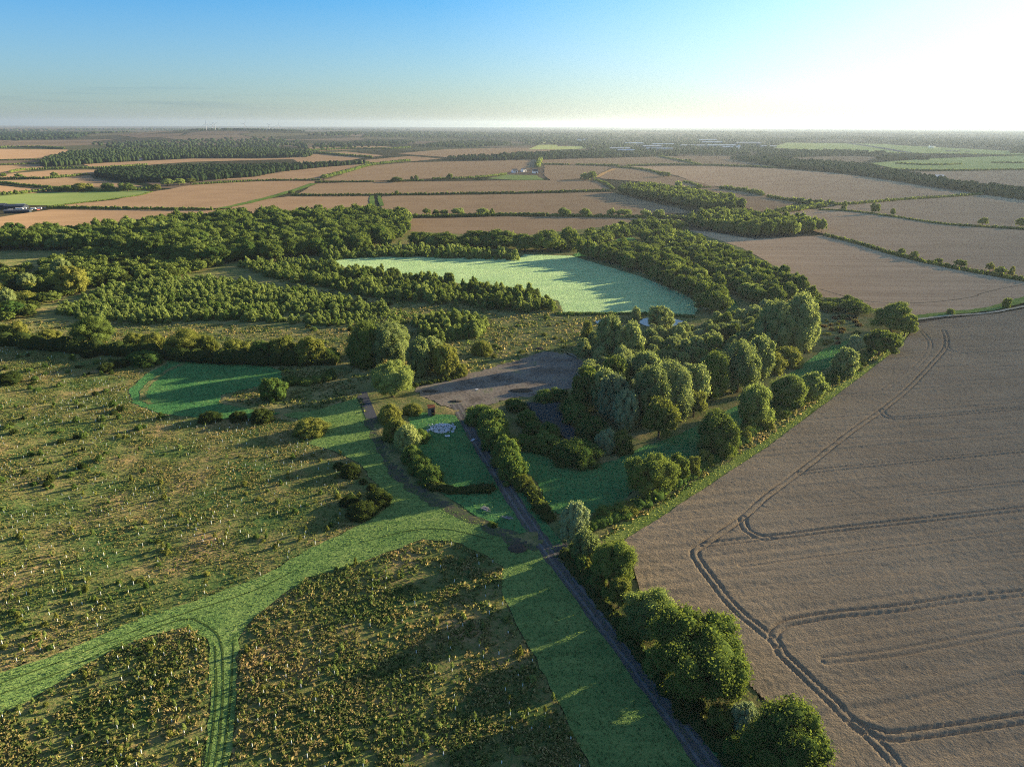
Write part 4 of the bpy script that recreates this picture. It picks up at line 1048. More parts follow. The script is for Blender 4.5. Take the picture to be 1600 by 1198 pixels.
strew([(420, 445), (640, 480), (700, 490), (560, 520), (330, 515), (240, 515)], 26, 'sapling_bush', [(BU, U_L), (BU, D_)], (2.5, 5), (1.5, 3), 'low bush on the rough grass beside the plantations', 'bush', 'bushes beside the plantations', 56)
strew([(1262, 492), (1345, 498), (1340, 540), (1270, 570), (1230, 590), (1260, 545)], 30, 'sapling_bush', [(BU, O_), (BU, 'leaf_rust')], (2.5, 5), (1.5, 3), 'red-brown scrub bush on the bank left of the lane bend', 'bush', 'red-brown scrub by the lane bend', 57)
strew([(1090, 722), (1190, 668), (1300, 606), (1380, 550), (1370, 540), (1290, 595), (1180, 660), (1080, 715)], 85, 'sapling_bush', [(BU, U_L), (BU, O_), (BU, B_)], (3, 6.5), (2.5, 5), 'low bush filling the gaps of the wheat margin hedge', 'bush', 'low bushes of the margin hedge', 58)
strew([(870, 870), (900, 870), (1010, 1030), (1120, 1165), (1180, 1198), (1150, 1198), (1060, 1100), (960, 980)], 30, 'sapling_bush', [(BU, B_), (BU, U_L), (BU, O_)], (2.4, 4.6), (3.0, 6.0), 'dark low bush at the foot of the trackside hedge', 'bush', 'low bushes of the trackside hedge', 59)
strew([(740, 790), (800, 790), (820, 815), (770, 825)], 9, 'sapling_bush', [(BU, D_), (BU, U_L)], (1.2, 2.6), (0.8, 1.8), 'low scrub round the dumped boards beside the track', 'bush', 'scrub round the dumped boards', 60)
M['leaf_rust'] = foliage_mat('rust brown scrub', (0.04, 0.028, 0.018), (0.13, 0.075, 0.04), (0.15, 0.06, 0.02))

# ------------------------------------------------------------------ hedges
def hedge(label, px_line, width, height, leaf=B_, near=False, group=None, gaps=0.0):
    L = smooth_line(GP(px_line), 10)
    seg = np.r_[0, np.cumsum(np.linalg.norm(np.diff(L, axis=0), axis=1))]
    rng = np.random.default_rng(int(seg[-1] * 10) % 99991)
    sp_ = height * (0.55 if near else 0.7)
    n = max(3, min(260, int(seg[-1] / sp_)))
    s = np.linspace(0, seg[-1], n) + rng.uniform(-0.3, 0.3, n) * seg[-1] / n
    X = np.interp(s, seg, L[:, 0]); Y = np.interp(s, seg, L[:, 1])
    stretch = max(1.0, seg[-1] / n / (height * 0.75))
    o = np.array([X[0], Y[0], 0])
    lb = []
    for x, y in zip(X, Y):
        if rng.random() < gaps: continue
        h = height * rng.uniform(0.7, 1.2); r = width / 2 * rng.uniform(0.8, 1.2)
        lb.append(((x - o[0] + rng.normal() * width * 0.08, y - o[1] + rng.normal() * width * 0.08, h * 0.42), (r * stretch, r * stretch, h * 0.56)))
    mb = MB()
    cores(mb, lb, rng, 0.92, ICO1, 0, 0.16)
    if near: leaves(mb, lb, min(14000, int(seg[-1] * (width + 2 * height) * 2.2)), 0.34, rng, np.array([0, 0, -50.0]))
    else: leaves(mb, lb, min(3000, n * 14), 0.22 * height, rng, np.array([0, 0, -50.0]))
    h_ = mb.build('hedge', M[leaf], loc=tuple(o))
    return tag(h_, label, 'hedge', group)
near_hedges = [
    ('long thick old hedge across the left side below the plantation', [(-60, 536), (0, 538), (130, 551), (205, 556), (300, 564), (400, 569), (470, 569), (525, 568)], 9, 6.6, D_),
    ('dark hedge segment between the left mown field and the concrete pad', [(448, 602), (485, 600), (520, 592)], 6, 4.2, B_),
    ('clipped dark hedge block beside the track below the reed bed', [(828, 775), (842, 795), (854, 812)], 5.5, 3.6, D_),
    ('low dark hedge closing the triangle of grass between path and track', [(680, 766), (720, 770), (768, 768)], 4, 2.8, D_),
    ('low dark hedge at the foot of the trackside trees', [(880, 868), (940, 945), (1010, 1040), (1080, 1125), (1150, 1200), (1230, 1290)], 3.2, 2.4, D_),
    ('low scrubby hedge along the near wheat margin', [(925, 828), (985, 800), (1050, 762), (1120, 715), (1200, 660), (1290, 602), (1370, 548)], 5, 2.8, U_L),
    ('scrubby bank between the pond and the dewy meadow', [(870, 492), (930, 492), (1000, 492), (1080, 496)], 5, 1.6, U_L),
    ('dark hedge of the ditch along the left side of the yard', [(640, 606), (700, 594), (716, 590)], 3, 1.6, D_),
]
for lab, P, w_, h_, lf in near_hedges: hedge(lab, P, w_, h_, lf, True)
far_hedges = [
    ('dark straight hedge between two ripe wheat fields at far left', [(75, 325.5), (150, 326.5), (250, 328), (330, 328.5)], 4, 4.0),
    ('thin hedge along the lower edge of the green field', [(85, 322), (150, 314.5), (215, 306), (238, 300)], 2.5, 1.6),
    ('hedge on top of the green field at far left', [(0, 305), (30, 303), (70, 299), (120, 299), (170, 299), (215, 297), (240, 296)], 6, 5),
    ('dark hedge slanting above the small far left field', [(-30, 285), (0, 287), (40, 291), (80, 295), (110, 298)], 6, 5),
    ('dark hedge under the two lone trees at far left', [(-30, 280), (20, 280), (70, 279), (110, 276), (140, 274)], 5, 5),
    ('hedge running right from the far left tan field to the wood', [(15, 270), (40, 266), (100, 264), (170, 262), (230, 258)], 5, 5),
    ('pair of dark hedges at the far left edge, lower one', [(-30, 258), (0, 258), (60, 256), (75, 255)], 5, 4),
    ('pair of dark hedges at the far left edge, upper one', [(-30, 251), (0, 251), (70, 250), (90, 250)], 5, 4),
    ('tree-like hedge beyond the upper far left field', [(-20, 232), (20, 231), (60, 231), (100, 233)], 12, 9),
    ('hedge above the far tan field right of the green field', [(300, 289), (350, 286), (400, 283.5), (450, 282.5), (500, 282)], 4, 4),
    ('hedge climbing from the lit corner tree towards the far stubble', [(505, 279), (540, 270), (570, 261), (600, 256), (640, 252)], 8, 7),
    ('dark thin hedge above the red stubble, left of the gap', [(492, 286), (540, 285), (583, 284.5)], 4, 3.5),
    ('thin hedge above the red stubble, right of the gap', [(605, 284.5), (640, 283.5), (660, 283)], 5, 3.5),
    ('thin hedge below the small far green field', [(677, 280.5), (720, 279.5), (757, 277), (790, 273)], 6, 4.5),
    ('long straight dark hedge across the middle, above the wood', [(455, 306), (520, 306.3), (600, 305.5), (700, 304), (800, 302.5), (880, 300.5), (952, 298.5)], 4, 4.0),
    ('hedge with trees along the lower edge of the shaded field', [(632, 339.5), (700, 338.5), (800, 337), (880, 338.5), (960, 340), (1072, 342)], 6, 4),
    ('short hedge curving down to the far dark belt', [(928, 282), (945, 287), (958, 296)], 5, 4),
    ('hedge under the left half of the furthest brown field', [(848, 257.5), (868, 257.8), (888, 258.3)], 5, 5),
    ('hedge under the furthest brown field, middle piece', [(900, 258.5), (930, 259), (965, 260)], 7, 6),
    ('long hedge under the furthest brown field, right piece', [(978, 260), (1040, 258), (1100, 258.5), (1160, 260.5), (1214, 263)], 5, 5),
    ('hedge slanting through the furthest brown field', [(1030, 245), (1050, 249), (1075, 254), (1095, 258.5)], 5, 5),
    ('hedge slanting down between the reddish and the grey-brown far fields', [(965, 262), (1000, 265), (1030, 271), (1045, 275)], 6, 5),
    ('straight short hedge beyond the lone lit tree', [(1068, 285), (1085, 289), (1095, 292.5)], 5, 4.5),
    ('thin hedge under the lone lit tree', [(1045, 296), (1080, 294.5), (1110, 293)], 4, 3),
    ('thick isolated hedge in the middle of the far grey-brown field', [(1126, 295.5), (1150, 298), (1175, 302), (1192, 306)], 8, 7),
    ('hedge between the large grey-brown field and the lane, left end', [(1200, 309), (1220, 312.5), (1232, 314)], 5, 5),
    ('hedge with a dark end between the large grey-brown field and the lane', [(1236, 315), (1260, 317.5), (1300, 320)], 8, 7),
    ('long thin hedge along the large grey-brown field to the right', [(1305, 321), (1340, 319), (1400, 313.5), (1470, 309), (1540, 304)], 5, 4),
    ('row of bushes along the pale lane', [(1215, 332.5), (1245, 330), (1265, 325.5), (1290, 323)], 8, 7),
    ('thin hedge with lone trees between the pale right-hand fields', [(1280, 328.5), (1330, 331), (1400, 340), (1480, 351.5), (1600, 358.5), (1700, 368)], 3.5, 2.5),
    ('straight dark hedge along the top of the striped wheat field', [(1288, 369), (1340, 382), (1400, 400), (1480, 418.5), (1600, 440), (1700, 458)], 3.5, 3.4),
    ('hedge under the pale pasture at far right', [(1380, 265.5), (1450, 267), (1500, 267.3), (1600, 266), (1700, 267)], 7, 5),
    ('dark hedge under the airfield', [(1290, 238), (1400, 240.5), (1500, 242), (1600, 243.5), (1700, 244)], 9, 6),
    ('scattered hedge across the pale pasture', [(1400, 256), (1440, 258), (1475, 258), (1500, 257)], 9, 5),
    ('short hedge in the pale pasture at the right edge', [(1550, 255), (1575, 255), (1600, 255.5)], 9, 5),
    ('hedge beyond the small brown field with lone trees, middle distance', [(1440, 282), (1500, 291), (1560, 296), (1620, 299)], 4, 3),
    ('hedge along the tan strip beside the far wood', [(430, 262), (490, 259), (530, 258), (575, 255)], 7, 6),
    ('hedge between two far tan strips near the left wood', [(445, 241), (490, 240), (540, 244), (580, 247)], 10, 8),
    ('hedge on the far side of the tan strips', [(480, 236), (540, 233.5), (610, 233), (640, 231)], 10, 8),
    ('dark hedge right of the small far wood', [(840, 262), (842, 255), (845, 249)], 12, 9),
]
for lab, P, w_, h_ in far_hedges: hedge(lab, P, w_, h_)

# ------------------------------------------------------------------ far woods that read as one mass
def far_wood(label, px_poly, hr=(8, 13), dens=1.2, leaf='leaf_far', wpx=4.0, name='distant_wood'):
    rng = np.random.default_rng(len(label) * 7 + int(px_poly[0][0]))
    P = np.asarray(px_poly, float); lo, hi = P.min(0), P.max(0)
    area = 0.5 * abs(np.dot(P[:, 0], np.roll(P[:, 1], 1)) - np.dot(P[:, 1], np.roll(P[:, 0], 1)))
    n = int(min(2600, area / (wpx * 0.8) * dens))
    mb = MB(); V, F = ICO1
    q = rng.uniform(lo, hi, (n * 3 + 200, 2)); q = q[inside(q[:, 0], q[:, 1], P)][:n]
    for a, b in q:
        X, Y = G(a, b); s = pxsize(X, Y)
        W = np.clip(wpx * s, 8, 26) * rng.uniform(0.7, 1.3); h = rng.uniform(*hr)
        v = V * np.array([W * 0.62, W * 0.62, h * 0.52]) * (1 + rng.uniform(-0.16, 0.16, (len(V), 1)))
        v += np.array([X, Y, float(hills(np.array(X), np.array(Y))) + h * 0.45])
        mb.add(v, F, 0, True)
    o = mb.build(name, M[leaf])
    return tag(o, label, 'wood', kind='stuff')
far_woods = [
    ('upper of the two big woods at far left', [(60, 262), (72, 252), (112, 241), (180, 236), (300, 234), (420, 234), (490, 241), (480, 246), (300, 248), (220, 251), (130, 257)], (12, 18), 1.4),
    ('lower of the two big woods at far left', [(150, 276), (160, 269), (250, 266), (300, 263), (400, 263), (520, 258), (570, 256), (500, 262), (430, 270), (400, 276), (300, 284), (200, 285)], (10, 15), 1.5),
    ('dark wood on the left skyline edge', [(-40, 220), (-40, 209), (90, 208.5), (160, 213), (120, 219), (40, 221)], (12, 18), 1.0),
    ('thin wood band left of the turbines', [(120, 212), (200, 209.5), (205, 213), (130, 216)], (12, 16), 1.0),
    ('long wood band below the turbines', [(225, 209), (300, 206), (400, 208), (480, 210), (470, 214), (310, 214.5)], (12, 16), 1.0),
    ('hazy wood band across the middle skyline', [(480, 217), (560, 210), (700, 209), (800, 211), (900, 212), (880, 218), (700, 217)], (12, 18), 1.0),
    ('wood in front of the middle skyline', [(655, 229), (690, 223), (760, 221), (800, 224), (780, 228), (720, 231)], (10, 15), 1.1),
    ('dark wood edge above the furthest brown field', [(780, 250), (780, 244), (830, 241), (900, 239), (1000, 241), (1060, 244), (950, 247), (838, 250)], (11, 16), 1.3),
    ('tree line right of the far stubble', [(690, 249), (760, 245), (790, 245), (790, 251), (740, 252)], (9, 14), 1.0),
    ('trees among the far town, left part', [(800, 222), (900, 209), (1000, 211), (1000, 240), (930, 237), (900, 227), (830, 225)], (9, 15), 0.55),
    ('trees among the far town, right part', [(1000, 212), (1100, 213), (1200, 217), (1300, 216), (1240, 222), (1200, 229), (1225, 244), (1150, 244), (1060, 242), (1000, 240)], (9, 15), 0.55),
    ('wood behind the airfield', [(1230, 221), (1300, 215.5), (1400, 217), (1500, 218), (1720, 223), (1720, 234), (1600, 233), (1500, 228), (1400, 225), (1330, 219)], (11, 17), 0.8),
    ('dark wood clump at the right edge of the airfield', [(1580, 240), (1585, 232), (1640, 229), (1720, 232), (1720, 241)], (12, 17), 1.3),
    ('dark belt below the airfield', [(1180, 246), (1215, 237), (1290, 237), (1380, 239), (1385, 243), (1280, 245), (1220, 248)], (10, 15), 1.2),
    ('small dark belt on the pale pasture', [(1360, 249), (1400, 245), (1450, 248), (1455, 250), (1400, 250.5)], (10, 14), 1.2),
    ('left part of the long tree belt running to the right edge', [(1140, 249), (1190, 250), (1250, 254), (1330, 259), (1370, 266), (1330, 272), (1280, 267), (1214, 262), (1170, 254)], (11, 16), 1.5),
    ('right part of the long tree belt running to the right edge', [(1330, 268), (1370, 268), (1440, 279), (1500, 291), (1560, 298), (1620, 309), (1560, 306), (1480, 295), (1400, 283), (1350, 275)], (10, 15), 1.5),
    ('dark trees at the right end of the long belt', [(1520, 302), (1560, 298), (1640, 306), (1720, 316), (1720, 322), (1600, 313)], (8, 13), 1.3),
    ('hazy ridge wood on the left horizon', [(0, 205), (200, 203.5), (420, 203.5), (640, 204), (640, 206), (300, 206), (0, 207)], (12, 20), 0.9),
    ('hazy ridge wood on the right horizon', [(800, 205), (1000, 206), (1200, 209), (1200, 211), (1000, 208.5), (800, 207)], (12, 20), 0.8),
    ('trees along the skyline fields, left', [(140, 226), (250, 222), (420, 219), (470, 222), (440, 230), (300, 231), (180, 231)], (10, 14), 0.5),
    ('trees along the skyline fields, middle', [(450, 226), (640, 221), (660, 224), (560, 232), (470, 234)], (10, 14), 0.35),
]
for a in far_woods: far_wood(*a)

# ------------------------------------------------------------------ turn the list of plants into objects
for q in TREES:
    q['s'] = pxsize(q['x'], q['y'], q['h'] / 2)
    q['px'] = q['w'] / q['s']
by = {}
for q in TREES: by.setdefault(q['name'], []).append(q)
rest = {}
for nm, L in by.items():
    L.sort(key=lambda q: (q['group'] is not None, -max(q['px'], q['h'] / q['s'])))
    for i, q in enumerate(L):
        if i >= 285 or (q['x'] / max(q['y'], 1) < -0.86 and q['group']):
            rest.setdefault(q['group'], []).append(q); continue
        lod = 3 if q['px'] > 58 else 2 if q['px'] > 17 else 1 if q['px'] > 6 else 0
        var = i % (5 if lod < 3 else 4)
        rz = RNG.uniform(0, 6.28)
        if lod >= 2:
            r = thing(nm, q['label'], q['cat'], (q['x'], q['y'], 0), rz, q['group'])
            r.scale = (q['w'], q['w'], q['h'])
            for part, me in zip(('crown', 'trunk') if q['cat'] == 'tree' else ('foliage', 'stem'), tmesh(q['kind'], lod, var, q['leaf'], False)):
                o = bpy.data.objects.new(part, me); C.objects.link(o); o.parent = r
        else:
            o = bpy.data.objects.new(nm, tmesh(q['kind'], lod, var, q['leaf'], True)[0]); C.objects.link(o)
            o.location = (q['x'], q['y'], 0); o.rotation_euler = (0, 0, rz); o.scale = (q['w'], q['w'], q['h'])
            tag(o, q['label'], q['cat'], q['group'])
STUFF_LABEL = {
    'trees of the big wood': ('woodland', 'further trees of the big dark wood seen only as its canopy', 'wood'),
    'trees in the shaded hollow': ('woodland', 'further shaded trees in the hollow below the big wood', 'wood'),
    'thicket at the left edge': ('thicket', 'remaining scrub of the dark thicket at the left edge', 'wood'),
    'young trees of the large plantation': ('plantation', 'rest of the densest young plantation left of centre', 'plantation'),
    'young trees behind the meadow': ('plantation', 'rest of the young strip behind the meadow', 'plantation'),
    'young trees in front of the meadow': ('plantation', 'rest of the young strip in front of the meadow', 'plantation'),
    'young trees of the small block': ('plantation', 'rest of the small young block right of the large plantation', 'plantation'),
}
for g, L in rest.items():
    groups = {}
    for q in L: groups.setdefault(q['leaf'], []).append(q)
    mb = MB(); mats = []
    for lf, qs in groups.items():
        mi = len(mats); mats.append(M[lf])
        for i, q in enumerate(qs):
            cm, tm = template(q['kind'], 1 if q['px'] > 9 else 0, i % 5)
            a = RNG.uniform(0, 6.28); ca, sa = math.cos(a), math.sin(a)
            V = np.vstack(cm.v)
            v = np.column_stack([(V[:, 0] * ca - V[:, 1] * sa) * q['w'] + q['x'], (V[:, 0] * sa + V[:, 1] * ca) * q['w'] + q['y'], V[:, 2] * q['h']])
            n0 = mb.n
            mb.v.append(v); mb.n += len(v)
            for f, m_, s_ in cm.f: mb.f.append((f + n0, mi, s_))
    nm, lab, cat = STUFF_LABEL.get(g, ('scrub', 'remaining ' + str(g), 'scrub'))
    tag(mb.build(nm, mats), lab, cat, kind='stuff')

# ------------------------------------------------------------------ planted saplings in their white guards
def guard_mesh():
    mb = MB()
    mb.tube([(0, 0, 0), (0, 0, 1.0)], [1.0, 1.05], 8, 0, False)
    mb.tube([(1.3, 0, 0), (1.3, 0, 0.9)], [0.28, 0.28], 4, 0)
    return mb
gm = guard_mesh()
guard_me = gm.mesh('tree_guard', [M['guard']])
pts = []
rg = np.random.default_rng(77)
for P, sp_, keep, rot in ((R1, 3.1, 0.42, 0.16), (R2, 3.3, 0.45, 0.16), (R3, 3.5, 0.3, 0.16)):
    x, y = scatter(P, sp_, rg, 0.10, rot)
    dens = fbm(x, y, 22, 61, 2)
    k = rg.random(len(x)) < keep * np.clip((dens - 0.25) * 3, 0.15, 1.3)
    pts += [(a, b, d) for (a, b), d in zip(zip(x[k], y[k]), np.hypot(x[k], y[k])) if a / b > -0.95]
pts.sort(key=lambda q: q[2])
heads = [tmesh(YO, 1, v, lf, False)[0] for v, lf in ((0, Y_), (1, O_), (2, Y_))]
for i, (x, y, d) in enumerate(pts[:290]):
    r = thing('sapling', 'planted sapling in a slim white guard in the foreground planting rows', 'sapling', (x, y, 0.1), RNG.uniform(0, 6.28), 'saplings in white guards')
    g_ = bpy.data.objects.new('tree_guard', guard_me); C.objects.link(g_); g_.parent = r
    h = RNG.uniform(0.9, 1.35); g_.scale = (0.07, 0.07, h)
    c_ = bpy.data.objects.new('foliage', heads[i % 3]); C.objects.link(c_); c_.parent = r
    k = RNG.uniform(0.2, 0.95) ** 1.6
    c_.location = (0, 0, h * 0.92); c_.scale = (0.25 + 0.9 * k, 0.25 + 0.9 * k, 0.4 + 1.3 * k)
mb = MB(); V = np.vstack(gm.v)
for x, y, d in pts[290:]:
    n0 = mb.n; h = rg.uniform(0.8, 1.3)
    mb.v.append(V * np.array([0.065, 0.065, h]) + np.array([x, y, 0.1])); mb.n += len(V)
    for f, m_, s_ in gm.f: mb.f.append((f + n0, m_, s_))
for x, y, d in pts[290:]:
    k = rg.uniform(0.15, 0.75)
    if rg.random() < 0.25: continue
    for q in range(5):
        mb.add(ICO0[0] * np.array([k * 0.42, k * 0.42, k * 0.5]) * rg.uniform(0.5, 1.0) + np.array([x + rg.normal() * k * 0.3, y + rg.normal() * k * 0.3, 0.95 + k * rg.uniform(0, 0.9)]), ICO0[1], 1)
tag(mb.build('sapling_rows', [M['guard'], M[Y_]]), 'rows of further white tree guards receding through the left planting', 'tree guards', kind='stuff')

# ------------------------------------------------------------------ tussocks of rough grass and weeds
def tussocks(label, P, per_m2, size, seed, mat, blades=5, avoid=(), even=False):
    rng = np.random.default_rng(seed)
    lo, hi = P.min(0), P.max(0)
    n = int((hi[0] - lo[0]) * (hi[1] - lo[1]) * per_m2)
    q = rng.uniform(lo, hi, (n, 2))
    m = inside(q[:, 0], q[:, 1], P) & (q[:, 0] / q[:, 1] > -1.0) & (even | (rng.random(n) < np.clip(1.9 * fbm(q[:, 0], q[:, 1], 7, seed, 2) - 0.35, 0.1, 1)))
    for A in avoid: m &= ~inside(q[:, 0], q[:, 1], A)
    q = q[m]; n = len(q)
    s = size * rng.uniform(0.6, 1.5, n)
    mb = MB()
    for k in range(blades):
        a = rng.uniform(0, 2 * np.pi, n); lean = rng.uniform(0.25, 0.95, n)
        ca, sa = np.cos(a), np.sin(a)
        wv = s * rng.uniform(0.14, 0.3, n)
        h = s * rng.uniform(0.5, 1.0, n)
        b = np.column_stack([q[:, 0], q[:, 1], np.full(n, 0.15)]) + np.column_stack([rng.normal(size=n) * s * 0.25, rng.normal(size=n) * s * 0.25, np.zeros(n)])
        side = np.column_stack([-sa * wv, ca * wv, np.zeros(n)])
        mid_ = b + np.column_stack([ca * s * lean * 0.45, sa * s * lean * 0.45, h * 0.8])
        tip = b + np.column_stack([ca * s * lean, sa * s * lean, h * 0.75])
        v = np.stack([b - side, mid_ - side * 0.9, tip, mid_ + side * 0.9, b + side], 1).reshape(-1, 3)
        mb.add(v, np.arange(5 * n).reshape(n, 5))
    return tag(mb.build('rough_grass', mat), label, 'grass', kind='stuff')
tussocks('rank straw-coloured grass and weeds of the large left planting', R1, 2.6, 0.44, 81, M['straw'], 3)
tussocks('rank grass tussocks of the bottom left planting', R2, 2.6, 0.66, 82, M['straw'], 5)
tussocks('rank grass tussocks of the middle planting at the bottom', R3, 2.6, 0.66, 83, M['straw'], 5)
MID = GP([(420, 430), (640, 470), (880, 486), (1100, 490), (1000, 500), (905, 530), (900, 552), (770, 575), (650, 600), (540, 600), (440, 580), (260, 556), (0, 530), (0, 500), (250, 505), (560, 515)])
tussocks('tall tan grass between the plantations and the yard', MID, 0.5, 0.9, 84, M['straw'], 4, [YARD, S1, S2, S5])
BANK = GP([(440, 575), (560, 605), (575, 660), (500, 640), (430, 640), (345, 628)])
tussocks('tan grass on the bank beside the concrete pad', BANK, 1.0, 0.9, 85, M['straw'], 4, [S1, S2])
MARG = GP([(925, 845), (975, 815), (1060, 760), (1200, 668), (1320, 585), (1390, 535), (1400, 545), (1310, 605), (1195, 690), (1055, 778), (960, 835)])
tussocks('straw-coloured grass along the wheat margin hedge', MARG, 1.6, 0.8, 86, M['straw'], 4)
EDGE = GP([(865, 868), (905, 890), (1030, 1040), (1160, 1198), (1140, 1198), (1010, 1050), (920, 930)])
tussocks('tall grass along the trackside hedge', EDGE, 1.6, 0.8, 87, M['straw'], 4)
# lush sward: short blades that catch the light
def sward_mat(name, stops, patch_):
    t = NT(name); g = t.n('ShaderNodeNewGeometry')
    f = t.math('ADD', t.math('MULTIPLY', t.noise(g.outputs['Position'], 1 / patch_, 4, 0.6), 0.7), t.math('MULTIPLY', g.outputs['Random Per Island'], 0.3))
    c = t.ramp(t.math('MULTIPLY_ADD', t.math('SUBTRACT', f, 0.5), 1.6, 0.5), ev(stops))
    tr = t.n('ShaderNodeBsdfTranslucent'); t.link(c, tr.inputs[0]); mx = t.n('ShaderNodeMixShader'); mx.inputs[0].default_value = 0.5
    t.link(t.diffuse(c), mx.inputs[1]); t.link(tr.outputs[0], mx.inputs[2])
    return t.done(mx.outputs[0])
sw_lush = sward_mat('lush sward', [(0.034, 0.125, 0.048), (0.070, 0.185, 0.064), (0.17, 0.26, 0.085)], 12)
sw_mown = sward_mat('mown sward', [(0.045, 0.12, 0.04), (0.11, 0.195, 0.06), (0.21, 0.27, 0.085)], 10)
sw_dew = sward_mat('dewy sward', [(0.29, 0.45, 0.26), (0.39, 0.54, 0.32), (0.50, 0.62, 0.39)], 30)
sw_edge = sward_mat('margin sward', [(0.10, 0.15, 0.035), (0.20, 0.25, 0.06), (0.32, 0.33, 0.11)], 8)
tussocks('short mown grass of the central grass way', S1, 3.2, 0.30, 88, sw_mown, 2, ROUGH, True)
tussocks('lush grass right of the reed bed', S4, 2.6, 0.34, 89, sw_lush, 2, ROUGH, True)
tussocks('lush grass of the left mown clearing', S2, 2.4, 0.36, 90, sw_lush, 2, ROUGH, True)
tussocks('lush grass round the white rubble heap', S3, 2.6, 0.34, 91, sw_lush, 2, [], True)
tussocks('grass of the verge between track and bushes', S6, 2.6, 0.34, 92, sw_lush, 2, [], True)
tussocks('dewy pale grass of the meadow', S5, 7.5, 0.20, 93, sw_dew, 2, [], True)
tussocks('grass of the bright field margin', S8, 3.0, 0.34, 94, sw_edge, 2, [], True)
tussocks('grass of the lane between the two belts', S7, 1.6, 0.45, 95, sw_lush, 2, [], True)

# ------------------------------------------------------------------ water
wt = NT('pond water'); b = wt.n('ShaderNodeBsdfPrincipled')
b.inputs['Base Color'].default_value = (0.02, 0.03, 0.035, 1); b.inputs['Roughness'].default_value = 0.18; b.inputs['IOR'].default_value = 1.33
nz = wt.noise(wt.pos(), 0.8, 2); bp = wt.n('ShaderNodeBump'); bp.inputs['Strength'].default_value = 0.06; bp.inputs['Distance'].default_value = 0.05
wt.link(nz, bp.inputs['Height']); wt.link(bp.outputs[0], b.inputs['Normal'])
M['water'] = wt.done(b.outputs[0])
sheet('pond', GP([(995, 505), (1005, 499), (1025, 497), (1050, 499), (1068, 503), (1062, 509), (1040, 512), (1010, 511)]), 0.62, M['water'], 3, 0.3)
sheet('pond', GP([(930, 503), (945, 500), (948, 506), (934, 508)]), 0.62, M['water'], 3, 0.3)
sheet('pond', GP([(-60, 416), (0, 414), (7, 416), (0, 419), (-60, 422)]), 0.62, M['water'], 3, 0.3)

# ------------------------------------------------------------------ small man-made things near the yard
rust = plain('rusty steel', (0.26, 0.11, 0.05), 0.5, 1.2); grey_wall = plain('grey sheet wall', (0.11, 0.115, 0.12), 0.25, 1.0); dark_in = plain('dark opening', (0.012, 0.012, 0.013), 0.2, 1)
white_stone = plain('white rubble', (0.50, 0.52, 0.54), 0.2, 1.4); wood_m = plain('weathered boards', (0.22, 0.21, 0.20), 0.3, 1.2); soil_m = plain('dark earth', (0.065, 0.055, 0.042), 0.4, 0.8, 0.1)
x, y = G(675, 650)
r = thing('shed', 'small rusty topped shed with an open dark doorway beside the white rubble', 'shed', (x, y, 0.3), 0.25)
mb = MB()
for cx, cy, dx, dy in ((-1.3, 1.2, 0.08, 2.4), (1.3, 1.2, 0.08, 2.4), (0, 2.36, 2.52, 0.08)): mb.box((cx, cy, 1.6), (dx, dy, 3.2))
mb.box((-0.72, 0.03, 1.6), (1.08, 0.06, 3.2)); mb.box((1.06, 0.03, 1.6), (0.4, 0.06, 3.2)); mb.box((0.34, 0.03, 2.95), (1.04, 0.06, 0.5))
mb.build('wall', grey_wall, r)
mb = MB(); v = np.array([(-1.5, -0.25, 3.24), (1.5, -0.25, 3.24), (1.5, 2.6, 3.62), (-1.5, 2.6, 3.62)])
mb.add(np.vstack([v, v + [0, 0, 0.12]]), [[3, 2, 1, 0], [4, 5, 6, 7], [0, 1, 5, 4], [1, 2, 6, 5], [2, 3, 7, 6], [3, 0, 4, 7]])
for k in range(7): mb.tube([(-1.35 + k * 0.45, -0.25, 3.38), (-1.35 + k * 0.45, 2.6, 3.76)], [0.05, 0.05], 5)
mb.build('roof', rust, r)
mb = MB(); mb.box((0.34, 0.5, 0.06), (1.0, 0.9, 0.1)); mb.build('floor', dark_in, r)
mb = MB(); mb.box((0.95, -0.5, 1.3), (0.06, 1.0, 2.5), 0, 0.2); mb.build('door', rust, r)
x, y = G(691, 670)
mb = MB(); rng = np.random.default_rng(5)
for k in range(340):
    a, rr = rng.uniform(0, 6.28), math.sqrt(rng.random())
    px_, py_ = rr * 5.2 * math.cos(a), rr * 4.6 * math.sin(a)
    if rng.random() < 0.12: px_ *= 1.3; py_ *= 1.25
    s = rng.uniform(0.14, 0.48)
    V = ICO0[0] * np.array([s, s * rng.uniform(0.6, 1), s * rng.uniform(0.4, 0.8)]) * (1 + rng.uniform(-0.3, 0.3, (12, 1)))
    mb.add(V + np.array([px_, py_, 0.35 + 0.9 * (1 - rr) * rng.random()]), ICO0[1])
tag(mb.build('rubble', white_stone, loc=(x, y, 0)), 'flat heap of white rubble on the grass beside the track', 'rubble heap', kind='stuff')
def slab(nm, label, cat, px, py, dims, rz, mat, z=0.5):
    x, y = G(px, py); mb = MB(); mb.box((0, 0, dims[2] / 2), dims); o = mb.build(nm, mat, loc=(x, y, z)); o.rotation_euler = (0.02, 0.03, rz)
    bv = o.modifiers.new('bevel', 'BEVEL'); bv.width = 0.02; bv.segments = 1
    return tag(o, label, cat)
slab('concrete_slab', 'white slab lying just below the white rubble heap', 'slab', 699, 682, (1.9, 1.2, 0.16), 0.1, white_stone, 0.25)
slab('concrete_slab', 'pale slab lying on the gravel track beside the trackside bushes', 'slab', 739, 689, (0.9, 2.2, 0.12), -0.5, plain('pale slab', (0.4, 0.42, 0.46), 0.2), 0.5)
slab('concrete_slab', 'white slab lying in the middle of the bare yard', 'slab', 745, 610, (1.3, 0.9, 0.14), 0.3, white_stone, 0.45)
